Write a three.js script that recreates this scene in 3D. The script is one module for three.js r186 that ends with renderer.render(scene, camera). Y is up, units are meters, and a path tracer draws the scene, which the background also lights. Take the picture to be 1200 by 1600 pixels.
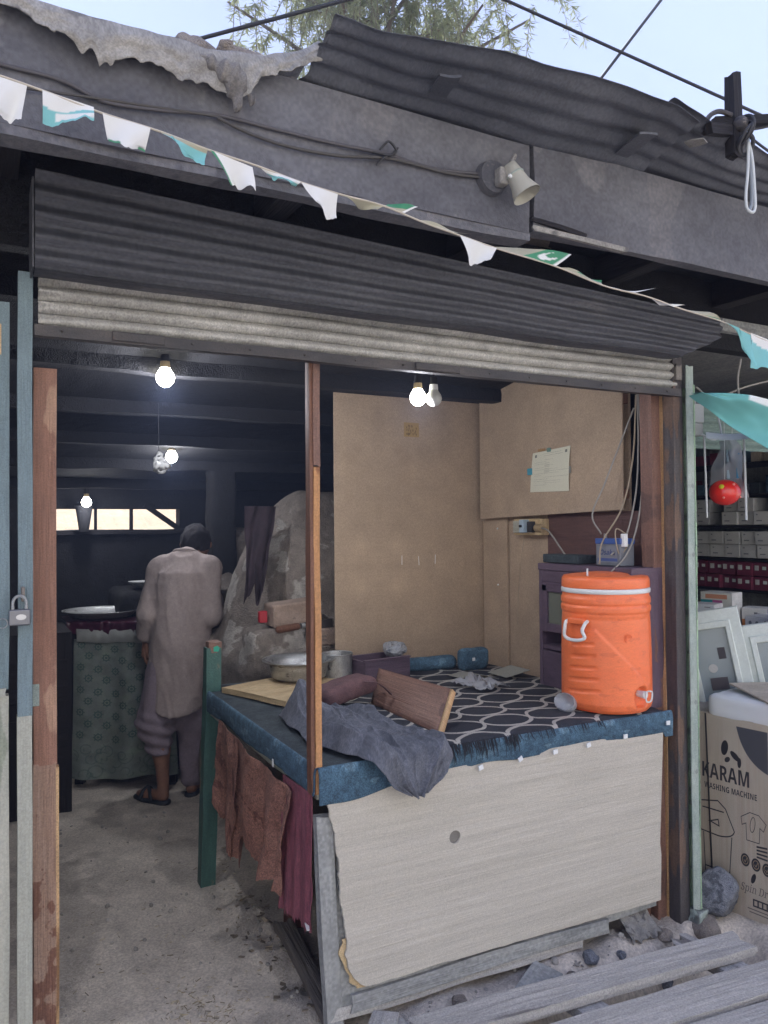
import * as THREE from 'three';
import { RoundedBoxGeometry } from 'three/addons/geometries/RoundedBoxGeometry.js';
import { mergeGeometries, mergeVertices } from 'three/addons/utils/BufferGeometryUtils.js';

// ------------------------------------------------------------------ camera, sky, sun, exposure
const scene = new THREE.Scene();
const R = Math.PI / 180;
const camera = new THREE.PerspectiveCamera(67.03, 768 / 1024, 0.05, 400);
camera.position.set(0, 1.5, 2.055);
camera.rotation.set(1.0 * R, -27.7 * R, -0.46 * R, 'YXZ');
const renderer = new THREE.WebGLRenderer({ antialias: true });
renderer.setSize(768, 1024);
renderer.toneMapping = THREE.LinearToneMapping;
renderer.toneMappingExposure = 10;
renderer.shadowMap.enabled = true;
const toSun = new THREE.Vector3(0.32, 0.64, -0.70).normalize();
{ // pale hazy sky, whiter to the horizon and round the sun
  const W = 256, H = 128, d = new Float32Array(W * H * 4), v = new THREE.Vector3();
  for (let j = 0; j < H; j++) for (let i = 0; i < W; i++) {
    const ph = ((i + 0.5) / W - 0.5) * 2 * Math.PI, th = ((j + 0.5) / H - 0.5) * Math.PI;
    v.set(Math.cos(th) * Math.cos(ph), Math.sin(th), Math.cos(th) * Math.sin(ph));
    const h = Math.max(0, v.y), a = Math.pow(1 - h, 2.2), g = Math.pow(Math.max(0, v.dot(toSun)), 3);
    const k = (j * W + i) * 4;
    d[k] = 0.015 + 0.013 * a + 0.007 * g; d[k + 1] = 0.023 + 0.013 * a + 0.007 * g; d[k + 2] = 0.066 + 0.008 * a + 0.005 * g; d[k + 3] = 1;
  }
  const t = new THREE.DataTexture(d, W, H, THREE.RGBAFormat, THREE.FloatType);
  t.mapping = THREE.EquirectangularReflectionMapping; t.magFilter = t.minFilter = THREE.LinearFilter; t.needsUpdate = true;
  scene.background = t; scene.environment = t;
}
const sun = new THREE.DirectionalLight(0xfffaf4, 5);
sun.position.copy(toSun).multiplyScalar(30); sun.castShadow = true;
Object.assign(sun.shadow.camera, { left: -14, right: 14, top: 14, bottom: -14, near: 1, far: 70 });
sun.shadow.mapSize.set(2048, 2048);
scene.add(sun, sun.target);
scene.fog = new THREE.FogExp2(0xb3c5f2, 0.018); // bakery smoke and dusty air

// ------------------------------------------------------------------ helpers
let seed = 7;
const rnd = () => { seed = (seed * 1664525 + 1013904223) >>> 0; return seed / 4294967296; };
const rr = (a, b) => a + (b - a) * rnd();
const clamp = (x, a = 0, b = 1) => Math.min(b, Math.max(a, x));
const mix = (a, b, t) => a + (b - a) * t;
const sstep = (a, b, x) => { const t = clamp((x - a) / (b - a)); return t * t * (3 - 2 * t); };
function hash(x, y, z) { let h = (x * 374761393 + y * 668265263 + z * 2147483647 + 1274126177) | 0; h = Math.imul(h ^ (h >>> 13), 1274126177); return ((h ^ (h >>> 16)) >>> 0) / 4294967296; }
function noise(x, y, z = 0) {
  const i = Math.floor(x), j = Math.floor(y), k = Math.floor(z); let u = x - i, v = y - j, w = z - k;
  u = u * u * (3 - 2 * u); v = v * v * (3 - 2 * v); w = w * w * (3 - 2 * w);
  const L = (a, b, t) => a + (b - a) * t;
  return L(L(L(hash(i, j, k), hash(i + 1, j, k), u), L(hash(i, j + 1, k), hash(i + 1, j + 1, k), u), v),
    L(L(hash(i, j, k + 1), hash(i + 1, j, k + 1), u), L(hash(i, j + 1, k + 1), hash(i + 1, j + 1, k + 1), u), v), w) * 2 - 1;
}
function fbm(x, y, z = 0, o = 4) { let s = 0, a = 0.5, f = 1; for (let n = 0; n < o; n++) { s += a * noise(x * f, y * f, z * f + n * 17.3); a *= 0.5; f *= 2.03; } return s; }
const col = h => new THREE.Color(h);
const rgb = h => [(h >> 16) & 255, (h >> 8) & 255, h & 255];

function dataTex(w, h, fn, srgb) {
  const d = new Uint8Array(w * h * 4);
  for (let j = 0; j < h; j++) for (let i = 0; i < w; i++) {
    const c = fn(i / w, j / h), k = (j * w + i) * 4;
    d[k] = clamp(c[0], 0, 255); d[k + 1] = clamp(c[1], 0, 255); d[k + 2] = clamp(c[2], 0, 255); d[k + 3] = 255;
  }
  const t = new THREE.DataTexture(d, w, h); t.magFilter = THREE.LinearFilter; t.minFilter = THREE.LinearMipmapLinearFilter; t.generateMipmaps = true;
  t.wrapS = t.wrapT = THREE.MirroredRepeatWrapping; if (srgb) t.colorSpace = THREE.SRGBColorSpace; t.needsUpdate = true; return t;
}
let surfId = 1;
const bumpOf = (sx, sy, sz) => { const t = dataTex(1024, 1024, (u, v) => { const x = 128 + 150 * fbm(u * sx, v * sy, 3, 5) + 40 * noise(u * 300 * Math.min(1, sx / sy), v * 300, 1); return [x, x, x]; }); t.repeat.set(1 / sz, 1 / sz); return t; };
const bumpIso = bumpOf(14, 14, 0.8), bumpWood = bumpOf(3, 60, 0.8), bumpWeave = bumpOf(60, 12, 0.8);
// a surface of base colour a mottled to b, patches of c, streaked by [sx, sy] cycles per tile of `size` metres
function surf(a, b, { c = null, cut = 0.25, sx = 6, sy = 6, px = 4, py = 4, size = 1, n = 512, rough = 0.9, metal = 0, bump = 0.003, fine = 0.12, patchBump = 0, ...more } = {}) {
  const A = rgb(a), B = rgb(b), C = c === null ? null : rgb(c), s = surfId++ * 31.7;
  const map = dataTex(n, n, (u, v) => {
    const m = clamp(0.5 + fbm(u * sx + s, v * sy, s, 5) * 1.1), f = noise(u * n * 0.45, v * n * 0.45, s) * fine + fbm(u * sx * 6, v * sy * 6, s + 5, 2) * fine;
    const p = C ? sstep(cut, cut + 0.09, fbm(u * px + s, v * py + s, s + 9, 5)) : 0;
    
    return [0, 1, 2].map(k => { let x = mix(A[k], B[k], m); if (C) x = mix(x, C[k], p); return x * (1 + f); });
  }, true);
  const bm = sy / sx > 3.5 || py / px > 3.5 ? bumpWood : sx / sy > 3.5 ? bumpWeave : bumpIso;
  map.repeat.set(1 / size, 1 / size);
  return new THREE.MeshPhysicalMaterial({ map, bumpMap: bm, bumpScale: bump, roughness: rough, metalness: metal, side: THREE.DoubleSide, ...more });
}
const plain = (h, rough = 0.7, metal = 0, more = {}) => new THREE.MeshPhysicalMaterial({ color: h, roughness: rough, metalness: metal, side: THREE.DoubleSide, ...more });
function canvasMat(w, h, draw, rough = 0.85, more = {}) {
  const c = document.createElement('canvas'); c.width = w; c.height = h; const g = c.getContext('2d'); draw(g, w, h);
  const t = new THREE.CanvasTexture(c); t.colorSpace = THREE.SRGBColorSpace; t.anisotropy = 8;
  return new THREE.MeshPhysicalMaterial({ map: t, roughness: rough, side: THREE.DoubleSide, ...more });
}
// uv in metres, u along the longer side of each face
function uvm(g) {
  if (g.index) g = g.toNonIndexed();
  g.computeBoundingBox(); const e = g.boundingBox.getSize(new THREE.Vector3()).toArray(), P = g.attributes.position, N = g.attributes.normal, uv = new Float32Array(P.count * 2);
  const off = (surfId = (surfId + 1) % 97) * 0.137;
  for (let t = 0; t < P.count; t += 3) {
    const n = [0, 0, 0]; for (let k = 0; k < 3; k++) { n[0] += N.getX(t + k); n[1] += N.getY(t + k); n[2] += N.getZ(t + k); }
    const m = n.map(Math.abs), ax = m[0] > m[1] && m[0] > m[2] ? 0 : m[1] > m[2] ? 1 : 2;
    let [p, q] = ax === 0 ? [2, 1] : ax === 1 ? [0, 2] : [0, 1]; if (e[q] > e[p]) [p, q] = [q, p];
    for (let k = 0; k < 3; k++) { const v = [P.getX(t + k), P.getY(t + k), P.getZ(t + k)]; uv[(t + k) * 2] = v[p] + off; uv[(t + k) * 2 + 1] = v[q] + off; }
  }
  g.setAttribute('uv', new THREE.BufferAttribute(uv, 2)); return g;
}
const box = (w, h, d, r = 0.003) => uvm(new RoundedBoxGeometry(w, h, d, 2, Math.min(r, w / 2.1, h / 2.1, d / 2.1)));
// an uneven board, its length along x, wavy and ragged at the ends
function board(w, h, d, s = 1, wob = 0.004, rag = 0.012) {
  const g = new THREE.BoxGeometry(w, h, d, Math.max(4, Math.ceil(w / 0.05)), 2, 4), P = g.attributes.position;
  for (let i = 0; i < P.count; i++) {
    let x = P.getX(i), y = P.getY(i), z = P.getZ(i); const e = Math.abs(x) > w / 2 - 1e-4;
    const ex = x, ez = z, ey = y;
    y += noise(ex * 4 + s, ez * 9, s) * wob; z += noise(ex * 5 + s * 2, ey * 20, s + 3) * wob * 1.4 * Math.sign(ez || 1);
    if (e) x += Math.sign(x) * -Math.abs(noise(ez * 26 + s, ey * 40, s)) * rag;
    P.setXYZ(i, x, y, z);
  }
  g.computeVertexNormals(); return uvm(g);
}
function put(parent, name, geo, mat, p = [0, 0, 0], r = [0, 0, 0]) {
  const m = new THREE.Mesh(geo, mat); m.name = parent === scene ? numbered(name) : name; m.position.set(...p); m.rotation.set(...r); m.castShadow = m.receiveShadow = true; parent.add(m); return m;
}
const used = {};
function numbered(n) { used[n] = (used[n] || 0) + 1; return used[n] === 1 ? n : n + '_' + String(used[n] - 1).padStart(3, '0'); }
function tag(o, label, category, group) { o.userData.label = label; o.userData.category = category; if (group) o.userData.group = group; return o; }
function thing(name, label, category, p = [0, 0, 0], ry = 0, group) { const g = new THREE.Group(); g.name = numbered(name); g.position.set(...p); g.rotation.y = ry; scene.add(g); return tag(g, label, category, group); }
const V = a => new THREE.Vector3(...a);
const tube = (pts, r, seg = 0, closed = false) => new THREE.TubeGeometry(new THREE.CatmullRomCurve3(pts.map(V), closed, 'centripetal'), seg || pts.length * 8, r, 7, closed);
// a sheet over u, v in 0..1: fn gives the point, cf the (linear) colour
function sheet(nu, nv, fn, cf, thick = 0) {
  const pos = [], uv = [], idx = [], cl = [];
  for (let j = 0; j <= nv; j++) for (let i = 0; i <= nu; i++) { const u = i / nu, v = j / nv, p = fn(u, v); pos.push(p[0], p[1], p[2]); uv.push(p[3] ?? u, p[4] ?? v); if (cf) cl.push(...cf(u, v)); }
  for (let j = 0; j < nv; j++) for (let i = 0; i < nu; i++) { const a = j * (nu + 1) + i, b = a + 1, c = a + nu + 1, d = c + 1; idx.push(a, c, b, b, c, d); }
  let g = new THREE.BufferGeometry(); g.setAttribute('position', new THREE.Float32BufferAttribute(pos, 3)); g.setAttribute('uv', new THREE.Float32BufferAttribute(uv, 2)); if (cf) g.setAttribute('color', new THREE.Float32BufferAttribute(cl, 3)); g.setIndex(idx); g.computeVertexNormals();
  if (thick) { // give it a back face and a rim
    const N = g.attributes.normal, n0 = pos.length / 3, ring = [];
    for (let i = 0; i < n0; i++) { for (let k = 0; k < 3; k++) pos.push(pos[i * 3 + k] - N.array[i * 3 + k] * thick); uv.push(uv[i * 2], uv[i * 2 + 1]); if (cf) cl.push(cl[i * 3], cl[i * 3 + 1], cl[i * 3 + 2]); }
    const m = idx.length; for (let t = 0; t < m; t += 3) idx.push(idx[t] + n0, idx[t + 2] + n0, idx[t + 1] + n0);
    for (let i = 0; i < nu; i++) ring.push(i); for (let j = 0; j < nv; j++) ring.push(j * (nu + 1) + nu); for (let i = nu; i > 0; i--) ring.push(nv * (nu + 1) + i); for (let j = nv; j > 0; j--) ring.push(j * (nu + 1));
    for (let k = 0; k < ring.length; k++) { const a = ring[k], b = ring[(k + 1) % ring.length]; idx.push(a, b, a + n0, b, b + n0, a + n0); }
    g = new THREE.BufferGeometry(); g.setAttribute('position', new THREE.Float32BufferAttribute(pos, 3)); g.setAttribute('uv', new THREE.Float32BufferAttribute(uv, 2)); if (cf) g.setAttribute('color', new THREE.Float32BufferAttribute(cl, 3)); g.setIndex(idx); g.computeVertexNormals();
  }
  return g;
}
// polygon of given thickness in the xy plane
function slab(pts, depth, bevel = 0.002, holes = []) {
  const s = new THREE.Shape(pts.map(p => new THREE.Vector2(p[0], p[1]))); for (const h of holes) s.holes.push(new THREE.Path(h.map(p => new THREE.Vector2(p[0], p[1]))));
  return uvm(new THREE.ExtrudeGeometry(s, { depth, bevelEnabled: bevel > 0, bevelSize: bevel, bevelThickness: bevel, bevelSegments: 1 }));
}
// surface nets on a signed distance field
function sdfGeo(fn, lo, hi, cell) {
  const n = [0, 1, 2].map(k => Math.ceil((hi[k] - lo[k]) / cell) + 1), [nx, ny, nz] = n, F = new Float32Array(nx * ny * nz), at = (i, j, k) => i + nx * (j + ny * k);
  for (let k = 0; k < nz; k++) for (let j = 0; j < ny; j++) for (let i = 0; i < nx; i++) F[at(i, j, k)] = fn(lo[0] + i * cell, lo[1] + j * cell, lo[2] + k * cell);
  const id = new Int32Array(nx * ny * nz).fill(-1), pos = [], idx = [];
  const cor = [[0, 0, 0], [1, 0, 0], [0, 1, 0], [1, 1, 0], [0, 0, 1], [1, 0, 1], [0, 1, 1], [1, 1, 1]], ed = [[0, 1], [2, 3], [4, 5], [6, 7], [0, 2], [1, 3], [4, 6], [5, 7], [0, 4], [1, 5], [2, 6], [3, 7]];
  for (let k = 0; k < nz - 1; k++) for (let j = 0; j < ny - 1; j++) for (let i = 0; i < nx - 1; i++) {
    const f = cor.map(c => F[at(i + c[0], j + c[1], k + c[2])]); let s = 0; for (const x of f) if (x < 0) s++; if (s === 0 || s === 8) continue;
    let X = 0, Y = 0, Z = 0, m = 0; for (const [a, b] of ed) if ((f[a] < 0) !== (f[b] < 0)) { const t = f[a] / (f[a] - f[b]); X += mix(cor[a][0], cor[b][0], t); Y += mix(cor[a][1], cor[b][1], t); Z += mix(cor[a][2], cor[b][2], t); m++; }
    id[at(i, j, k)] = pos.length / 3; pos.push(lo[0] + (i + X / m) * cell, lo[1] + (j + Y / m) * cell, lo[2] + (k + Z / m) * cell);
  }
  const quad = (a, b, c, d, fl) => { if (a < 0 || b < 0 || c < 0 || d < 0) return; fl ? idx.push(a, b, c, a, c, d) : idx.push(a, c, b, a, d, c); };
  for (let k = 1; k < nz - 1; k++) for (let j = 1; j < ny - 1; j++) for (let i = 1; i < nx - 1; i++) {
    const f = F[at(i, j, k)] < 0;
    if (f !== (F[at(i + 1, j, k)] < 0)) quad(id[at(i, j - 1, k - 1)], id[at(i, j, k - 1)], id[at(i, j, k)], id[at(i, j - 1, k)], f);
    if (f !== (F[at(i, j + 1, k)] < 0)) quad(id[at(i - 1, j, k - 1)], id[at(i - 1, j, k)], id[at(i, j, k)], id[at(i, j, k - 1)], f);
    if (f !== (F[at(i, j, k + 1)] < 0)) quad(id[at(i - 1, j - 1, k)], id[at(i, j - 1, k)], id[at(i, j, k)], id[at(i - 1, j, k)], f);
  }
  const g = new THREE.BufferGeometry(); g.setAttribute('position', new THREE.Float32BufferAttribute(pos, 3)); g.setIndex(idx); g.computeVertexNormals(); return g;
}
const smin = (a, b, k) => { const h = clamp(0.5 + 0.5 * (b - a) / k); return mix(b, a, h) - k * h * (1 - h); };
function cap(x, y, z, a, b, ra, rb) { const dx = b[0] - a[0], dy = b[1] - a[1], dz = b[2] - a[2], t = clamp(((x - a[0]) * dx + (y - a[1]) * dy + (z - a[2]) * dz) / (dx * dx + dy * dy + dz * dz + 1e-9)); return Math.hypot(x - a[0] - t * dx, y - a[1] - t * dy, z - a[2] - t * dz) - mix(ra, rb, t); }
const rbox = (x, y, z, c, h, r) => { const a = Math.abs(x - c[0]) - h[0] + r, b = Math.abs(y - c[1]) - h[1] + r, d = Math.abs(z - c[2]) - h[2] + r; return Math.hypot(Math.max(a, 0), Math.max(b, 0), Math.max(d, 0)) + Math.min(Math.max(a, b, d), 0) - r; };
const pw = (T, x) => { // piecewise linear table
  if (x <= T[0][0]) return T[0].slice(1); for (let i = 1; i < T.length; i++) if (x <= T[i][0]) { const t = (x - T[i - 1][0]) / (T[i][0] - T[i - 1][0]); return T[i].slice(1).map((b, k) => mix(T[i - 1][k + 1], b, t)); } return T[T.length - 1].slice(1);
};

// ------------------------------------------------------------------ materials
const M = {
  dirt: surf(0xbab0a3, 0xcac0b2, { c: 0xa89f93, cut: 0.22, sx: 5, sy: 5, px: 3, py: 3, size: 2.3, n: 1024, bump: 0.005, fine: 0.14 }),
  soot: surf(0x09090c, 0x121115, { sx: 5, sy: 5, size: 1.5, bump: 0.01, rough: 0.85 }),
  sootWood: surf(0x121013, 0x1f1b1d, { sx: 2, sy: 24, size: 1, bump: 0.006 }),
  fascia: surf(0x525257, 0x636367, { c: 0x69686b, cut: 0.2, sx: 13, sy: 20, px: 26, py: 16, size: 3.1, n: 1024, bump: 0.0025, fine: 0.1 }),
  fasciaDark: surf(0x504f57, 0x67656b, { c: 0x7d7a7b, cut: 0.36, sx: 4, sy: 30, px: 9, py: 22, size: 3.1, n: 1024, bump: 0.0025 }),
  roofSheet: surf(0x44464d, 0x5a5c62, { c: 0x6a6562, cut: 0.3, sx: 4, sy: 4, size: 1, rough: 0.7, metal: 0.1, bump: 0.002 }),
  hood: surf(0x45464c, 0x515257, { c: 0x5e5d60, cut: 0.4, sx: 3, sy: 18, px: 7, py: 30, size: 2.7, n: 1024, rough: 0.62, metal: 0.2, bump: 0.002 }),
  slat: surf(0x9a9892, 0xb3b1aa, { c: 0x807d77, cut: 0.3, sx: 10, sy: 20, px: 18, py: 26, size: 2.6, n: 2048, rough: 0.6, metal: 0.1, bump: 0.0015, fine: 0.18 }),
  darkSteel: surf(0x3c3b3d, 0x57524f, { c: 0x7b756e, cut: 0.34, sx: 3, sy: 9, size: 0.5, rough: 0.6, metal: 0.3, bump: 0.0015 }),
  rustSteel: surf(0x454143, 0x55504e, { c: 0x6e5a4c, cut: 0.3, sx: 2, sy: 9, px: 2, py: 8, size: 0.6, rough: 0.75, metal: 0.15, bump: 0.002 }),
  paleSteel: surf(0x8c9a92, 0xa4ada4, { c: 0x6b706c, cut: 0.26, sx: 3, sy: 6, size: 0.4, rough: 0.6, bump: 0.001 }),
  greenPaint: surf(0x637478, 0x718287, { c: 0x88908d, cut: 0.33, sx: 1.6, sy: 14, px: 3, py: 9, size: 0.7, n: 1024, rough: 0.65, bump: 0.003, patchBump: 0.2 }),
  paleWood: surf(0x9b9c90, 0xb0aea0, { c: 0x878c7c, cut: 0.2, sx: 1.6, sy: 18, px: 2, py: 10, size: 0.7, rough: 0.85, bump: 0.0015, fine: 0.06 }),
  jamb: surf(0x8a6350, 0x9c7563, { c: 0xae8a72, cut: 0.36, sx: 1.5, sy: 12, px: 3, py: 9, size: 0.6, n: 1024, rough: 0.62, bump: 0.002, patchBump: 0.25 }),
  jambWorn: surf(0x8f705c, 0xa48b7a, { c: 0x785545, cut: 0.14, sx: 2, sy: 14, px: 12, py: 14, size: 0.6, rough: 0.8, bump: 0.003 }),
  greenPost: surf(0x3d5f58, 0x4c7369, { c: 0x857b69, cut: 0.22, sx: 2, sy: 7, px: 3, py: 6, size: 0.5, rough: 0.6, bump: 0.003, patchBump: 0.25 }),
  tanWood: surf(0xb08c62, 0xc6a57b, { c: 0x8a6846, cut: 0.34, sx: 1.4, sy: 22, px: 1.5, py: 16, size: 0.6, rough: 0.7, bump: 0.002 }),
  orangeWood: surf(0xa3764c, 0xba8a5c, { c: 0x85583a, cut: 0.3, sx: 2, sy: 24, px: 3, py: 16, size: 0.9, rough: 0.7, bump: 0.002 }),
  brownWood: surf(0x61402f, 0x7a5440, { sx: 1.4, sy: 18, size: 0.6, rough: 0.6, bump: 0.003 }),
  redWood: surf(0x745548, 0x856657, { c: 0x634a41, cut: 0.3, sx: 1.4, sy: 14, size: 0.7, rough: 0.6, bump: 0.002 }),
  hardboard: surf(0xa4907a, 0xa8947e, { c: 0xa18d77, cut: 0.36, sx: 3, sy: 3, px: 4, py: 4, size: 1.7, n: 1024, rough: 0.75, bump: 0.0003, fine: 0.09 }),
  laminate: surf(0xb2ac9f, 0xbab4a8, { sx: 0.8, sy: 12, size: 1.1, n: 1024, rough: 0.6, bump: 0.0012, fine: 0.08 }),
  ply: surf(0xb49c76, 0xc9b48e, { sx: 2, sy: 9, size: 0.4, rough: 0.85, bump: 0.003 }),
  greyBoard: surf(0x8c8d8b, 0x9fa09c, { c: 0x848684, cut: 0.3, sx: 3, sy: 30, px: 6, py: 20, size: 1.6, bump: 0.003 }),
  plank: surf(0xa19e99, 0xb7b3ac, { c: 0x7d7873, cut: 0.25, sx: 2.5, sy: 42, px: 2.5, py: 34, size: 1.5, n: 1024, rough: 0.9, bump: 0.003, fine: 0.16 }),
  mud: surf(0x5f5852, 0x766e67, { c: 0x847d76, cut: 0.3, sx: 4, sy: 4, px: 4, py: 4, size: 0.8, n: 1024, bump: 0.012, fine: 0.18 }),
  mudPale: surf(0x746c64, 0x8a8178, { c: 0xa19c95, cut: 0.25, sx: 4, sy: 4, px: 6, py: 4, size: 0.7, n: 1024, bump: 0.012, fine: 0.16 }),
  brick: surf(0x8d7b6d, 0xa08d80, { c: 0x746860, cut: 0.3, size: 0.3, bump: 0.006 }),
  rock: surf(0x62656b, 0x7d8087, { c: 0x4d5056, cut: 0.2, size: 0.4, bump: 0.01, fine: 0.25 }),
  blue: surf(0x3c5465, 0x4c6778, { c: 0x5d7786, cut: 0.42, sx: 5, sy: 5, px: 9, py: 9, size: 0.5, n: 512, rough: 0.97, bump: 0.003, fine: 0.25, sheen: 0.3, sheenRoughness: 0.6 }),
  felt: surf(0x333b3f, 0x454d50, { c: 0x6d7274, cut: 0.42, size: 0.5, rough: 0.97, bump: 0.003, fine: 0.25 }),
  shawl: surf(0x5c5f67, 0x686b74, { c: 0x74767e, cut: 0.42, size: 0.6, rough: 0.97, bump: 0.0015, fine: 0.2, sheen: 0.3, sheenRoughness: 0.6 }),
  pouch: surf(0x5b4345, 0x6f5252, { size: 0.3, rough: 0.85, bump: 0.002 }),
  maroon: surf(0x7c444f, 0x8d535d, { c: 0x70404a, cut: 0.3, size: 0.5, rough: 0.97, bump: 0.003, fine: 0.22 }),
  burlap: surf(0x845d50, 0x9a7264, { c: 0x6e4a40, cut: 0.24, sx: 12, sy: 12, px: 7, py: 7, size: 0.5, rough: 0.98, bump: 0.004, fine: 0.35 }),
  tarp: surf(0x7b7873, 0x918e88, { c: 0x65625f, cut: 0.22, size: 0.6, px: 6, py: 6, rough: 0.9, bump: 0.0012 }),
  tarpDark: surf(0x5f5c5a, 0x7c7873, { c: 0x4a4746, cut: 0.22, size: 0.5, bump: 0.005 }),
  kameez: surf(0xa0938f, 0xab9e9a, { size: 0.4, rough: 0.95, bump: 0.001, fine: 0.08 }),
  shalwar: surf(0x85787f, 0x918590, { size: 0.4, rough: 0.95, bump: 0.001, fine: 0.08 }),
  alu: surf(0x9a9c9c, 0xb9bbba, { c: 0x6c6a68, cut: 0.25, size: 0.25, rough: 0.42, metal: 0.75, bump: 0.001 }),
  purple: surf(0x514350, 0x62525f, { c: 0x74656e, cut: 0.38, sx: 2, sy: 10, size: 0.5, rough: 0.6, bump: 0.002 }),
  maroonWood: surf(0x563d39, 0x664a44, { sx: 2, sy: 10, size: 0.5, rough: 0.7, bump: 0.002 }),
  orange: surf(0xee7440, 0xf07a46, { c: 0xe26e3e, cut: 0.34, px: 9, py: 9, size: 0.5, rough: 0.42, bump: 0.0003, fine: 0.04, clearcoat: 0.15, clearcoatRoughness: 0.4 }),
  whitePlastic: plain(0xd8dad8, 0.45), cable: plain(0x2a2a2c, 0.6), cableGrey: plain(0x8d8a83, 0.6), cableTan: plain(0x9b8d78, 0.6), cablePale: plain(0xbdc2c2, 0.5),
  white: plain(0xdcdedd, 0.6), black: plain(0x17171a, 0.7), skin: surf(0x7d5844, 0x8d6650, { size: 0.2, rough: 0.6, bump: 0.0008, fine: 0.05 }),
  hair: surf(0x141217, 0x221e22, { sx: 20, sy: 20, size: 0.1, n: 256, rough: 0.9, bump: 0.002 }), sandal: plain(0x24282c, 0.6),
  carton: surf(0xaa9e8c, 0xb8ad9c, { c: 0x9c907f, cut: 0.36, sx: 9, sy: 1.5, size: 0.6, bump: 0.001 }),
  foil: plain(0xb9bcc0, 0.3, 0.4), bag: plain(0xc9cdd2, 0.25, 0, { transmission: 0.5, thickness: 0, opacity: 1 }),
  creamBox: surf(0xb3b3b0, 0xc2c2be, { size: 0.2, n: 128, bump: 0.0003, fine: 0.03 }), maroonBox: surf(0x5f1f33, 0x74293f, { size: 0.2, n: 128, bump: 0.0003 }),
  panelWhite: surf(0xc8d0ca, 0xd3d9d3, { size: 0.5, n: 256, rough: 0.5, bump: 0.0003, fine: 0.03 }), glass: plain(0xffffff, 0.08, 0, { transmission: 1, thickness: 0, ior: 1.45 }),
  wallPale: surf(0xcfcdc9, 0xdddcd8, { c: 0xbdbab4, cut: 0.3, size: 2.5, bump: 0.01 }), bark: surf(0x766b5d, 0x8c8171, { sx: 3, sy: 12, size: 0.6, bump: 0.01 }),
};

// ------------------------------------------------------------------ ground: dust floor, drain under the planks, slope behind
function groundY(x, z) {
  let y = fbm(x * 2.2, z * 2.2, 1, 3) * 0.012 + fbm(x * 14, z * 14, 4, 3) * 0.006 + Math.pow(Math.max(0, noise(x * 30, z * 30, 8)), 3) * 0.006;
  const d = sstep(0.98, 1.12, x) * sstep(0.035, 0.17, z) * (1 - sstep(0.72, 0.85, z)) * (1 - sstep(2.35, 2.6, x));
  y -= d * (0.15 + 0.02 * noise(x * 9, z * 9, 3));
  y += sstep(0.9, 1.1, x) * sstep(-0.25, -0.02, z) * (1 - sstep(0.05, 0.16, z)) * (0.035 + 0.03 * fbm(x * 9, z * 9, 2, 3)) * (1 - sstep(2.3, 2.5, x));
  y += 0.028 * Math.exp(-Math.pow((x - 0.93) / 0.08, 2)) * sstep(-1.2, -0.9, z) * (1 - sstep(-0.1, 0.1, z)) * (0.6 + noise(x * 18, z * 18, 5));
  if (z < -6) y += (-z - 6) * 0.3 + 0.25 * fbm(x * 0.5, z * 0.5, 3, 3) * Math.min(1, (-z - 6));
  return y;
}
{
  const axis = (a, b, st, far) => { const o = []; for (let v = a; v <= b + 1e-6; v += st) o.push(v); let s = st, v = b; while (v < far) { s *= 1.18; v += s; o.push(v); } s = st; v = a; while (v > -far) { s *= 1.18; v -= s; o.unshift(v); } return o; };
  const X = axis(-0.1, 3.0, 0.02, 150), Z = axis(-3.2, 0.9, 0.02, 150), pos = [], uv = [], idx = [];
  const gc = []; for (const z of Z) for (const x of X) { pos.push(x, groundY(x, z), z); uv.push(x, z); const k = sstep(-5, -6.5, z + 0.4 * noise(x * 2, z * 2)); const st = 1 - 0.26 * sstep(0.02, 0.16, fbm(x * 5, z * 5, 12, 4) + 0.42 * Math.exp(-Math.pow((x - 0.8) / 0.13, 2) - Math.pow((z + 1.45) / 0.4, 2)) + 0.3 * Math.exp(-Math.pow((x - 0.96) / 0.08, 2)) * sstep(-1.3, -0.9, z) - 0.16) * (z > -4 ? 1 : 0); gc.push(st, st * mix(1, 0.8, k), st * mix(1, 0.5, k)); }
  const n = X.length; for (let j = 0; j < Z.length - 1; j++) for (let i = 0; i < n - 1; i++) { const a = j * n + i; idx.push(a, a + n, a + 1, a + 1, a + n, a + n + 1); }
  const g = new THREE.BufferGeometry(); g.setAttribute('position', new THREE.Float32BufferAttribute(pos, 3)); g.setAttribute('uv', new THREE.Float32BufferAttribute(uv, 2)); g.setAttribute('color', new THREE.Float32BufferAttribute(gc, 3)); M.dirt.vertexColors = true; g.setIndex(idx); g.computeVertexNormals();
  put(scene, 'ground', g, M.dirt).userData.kind = 'structure';
}

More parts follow.
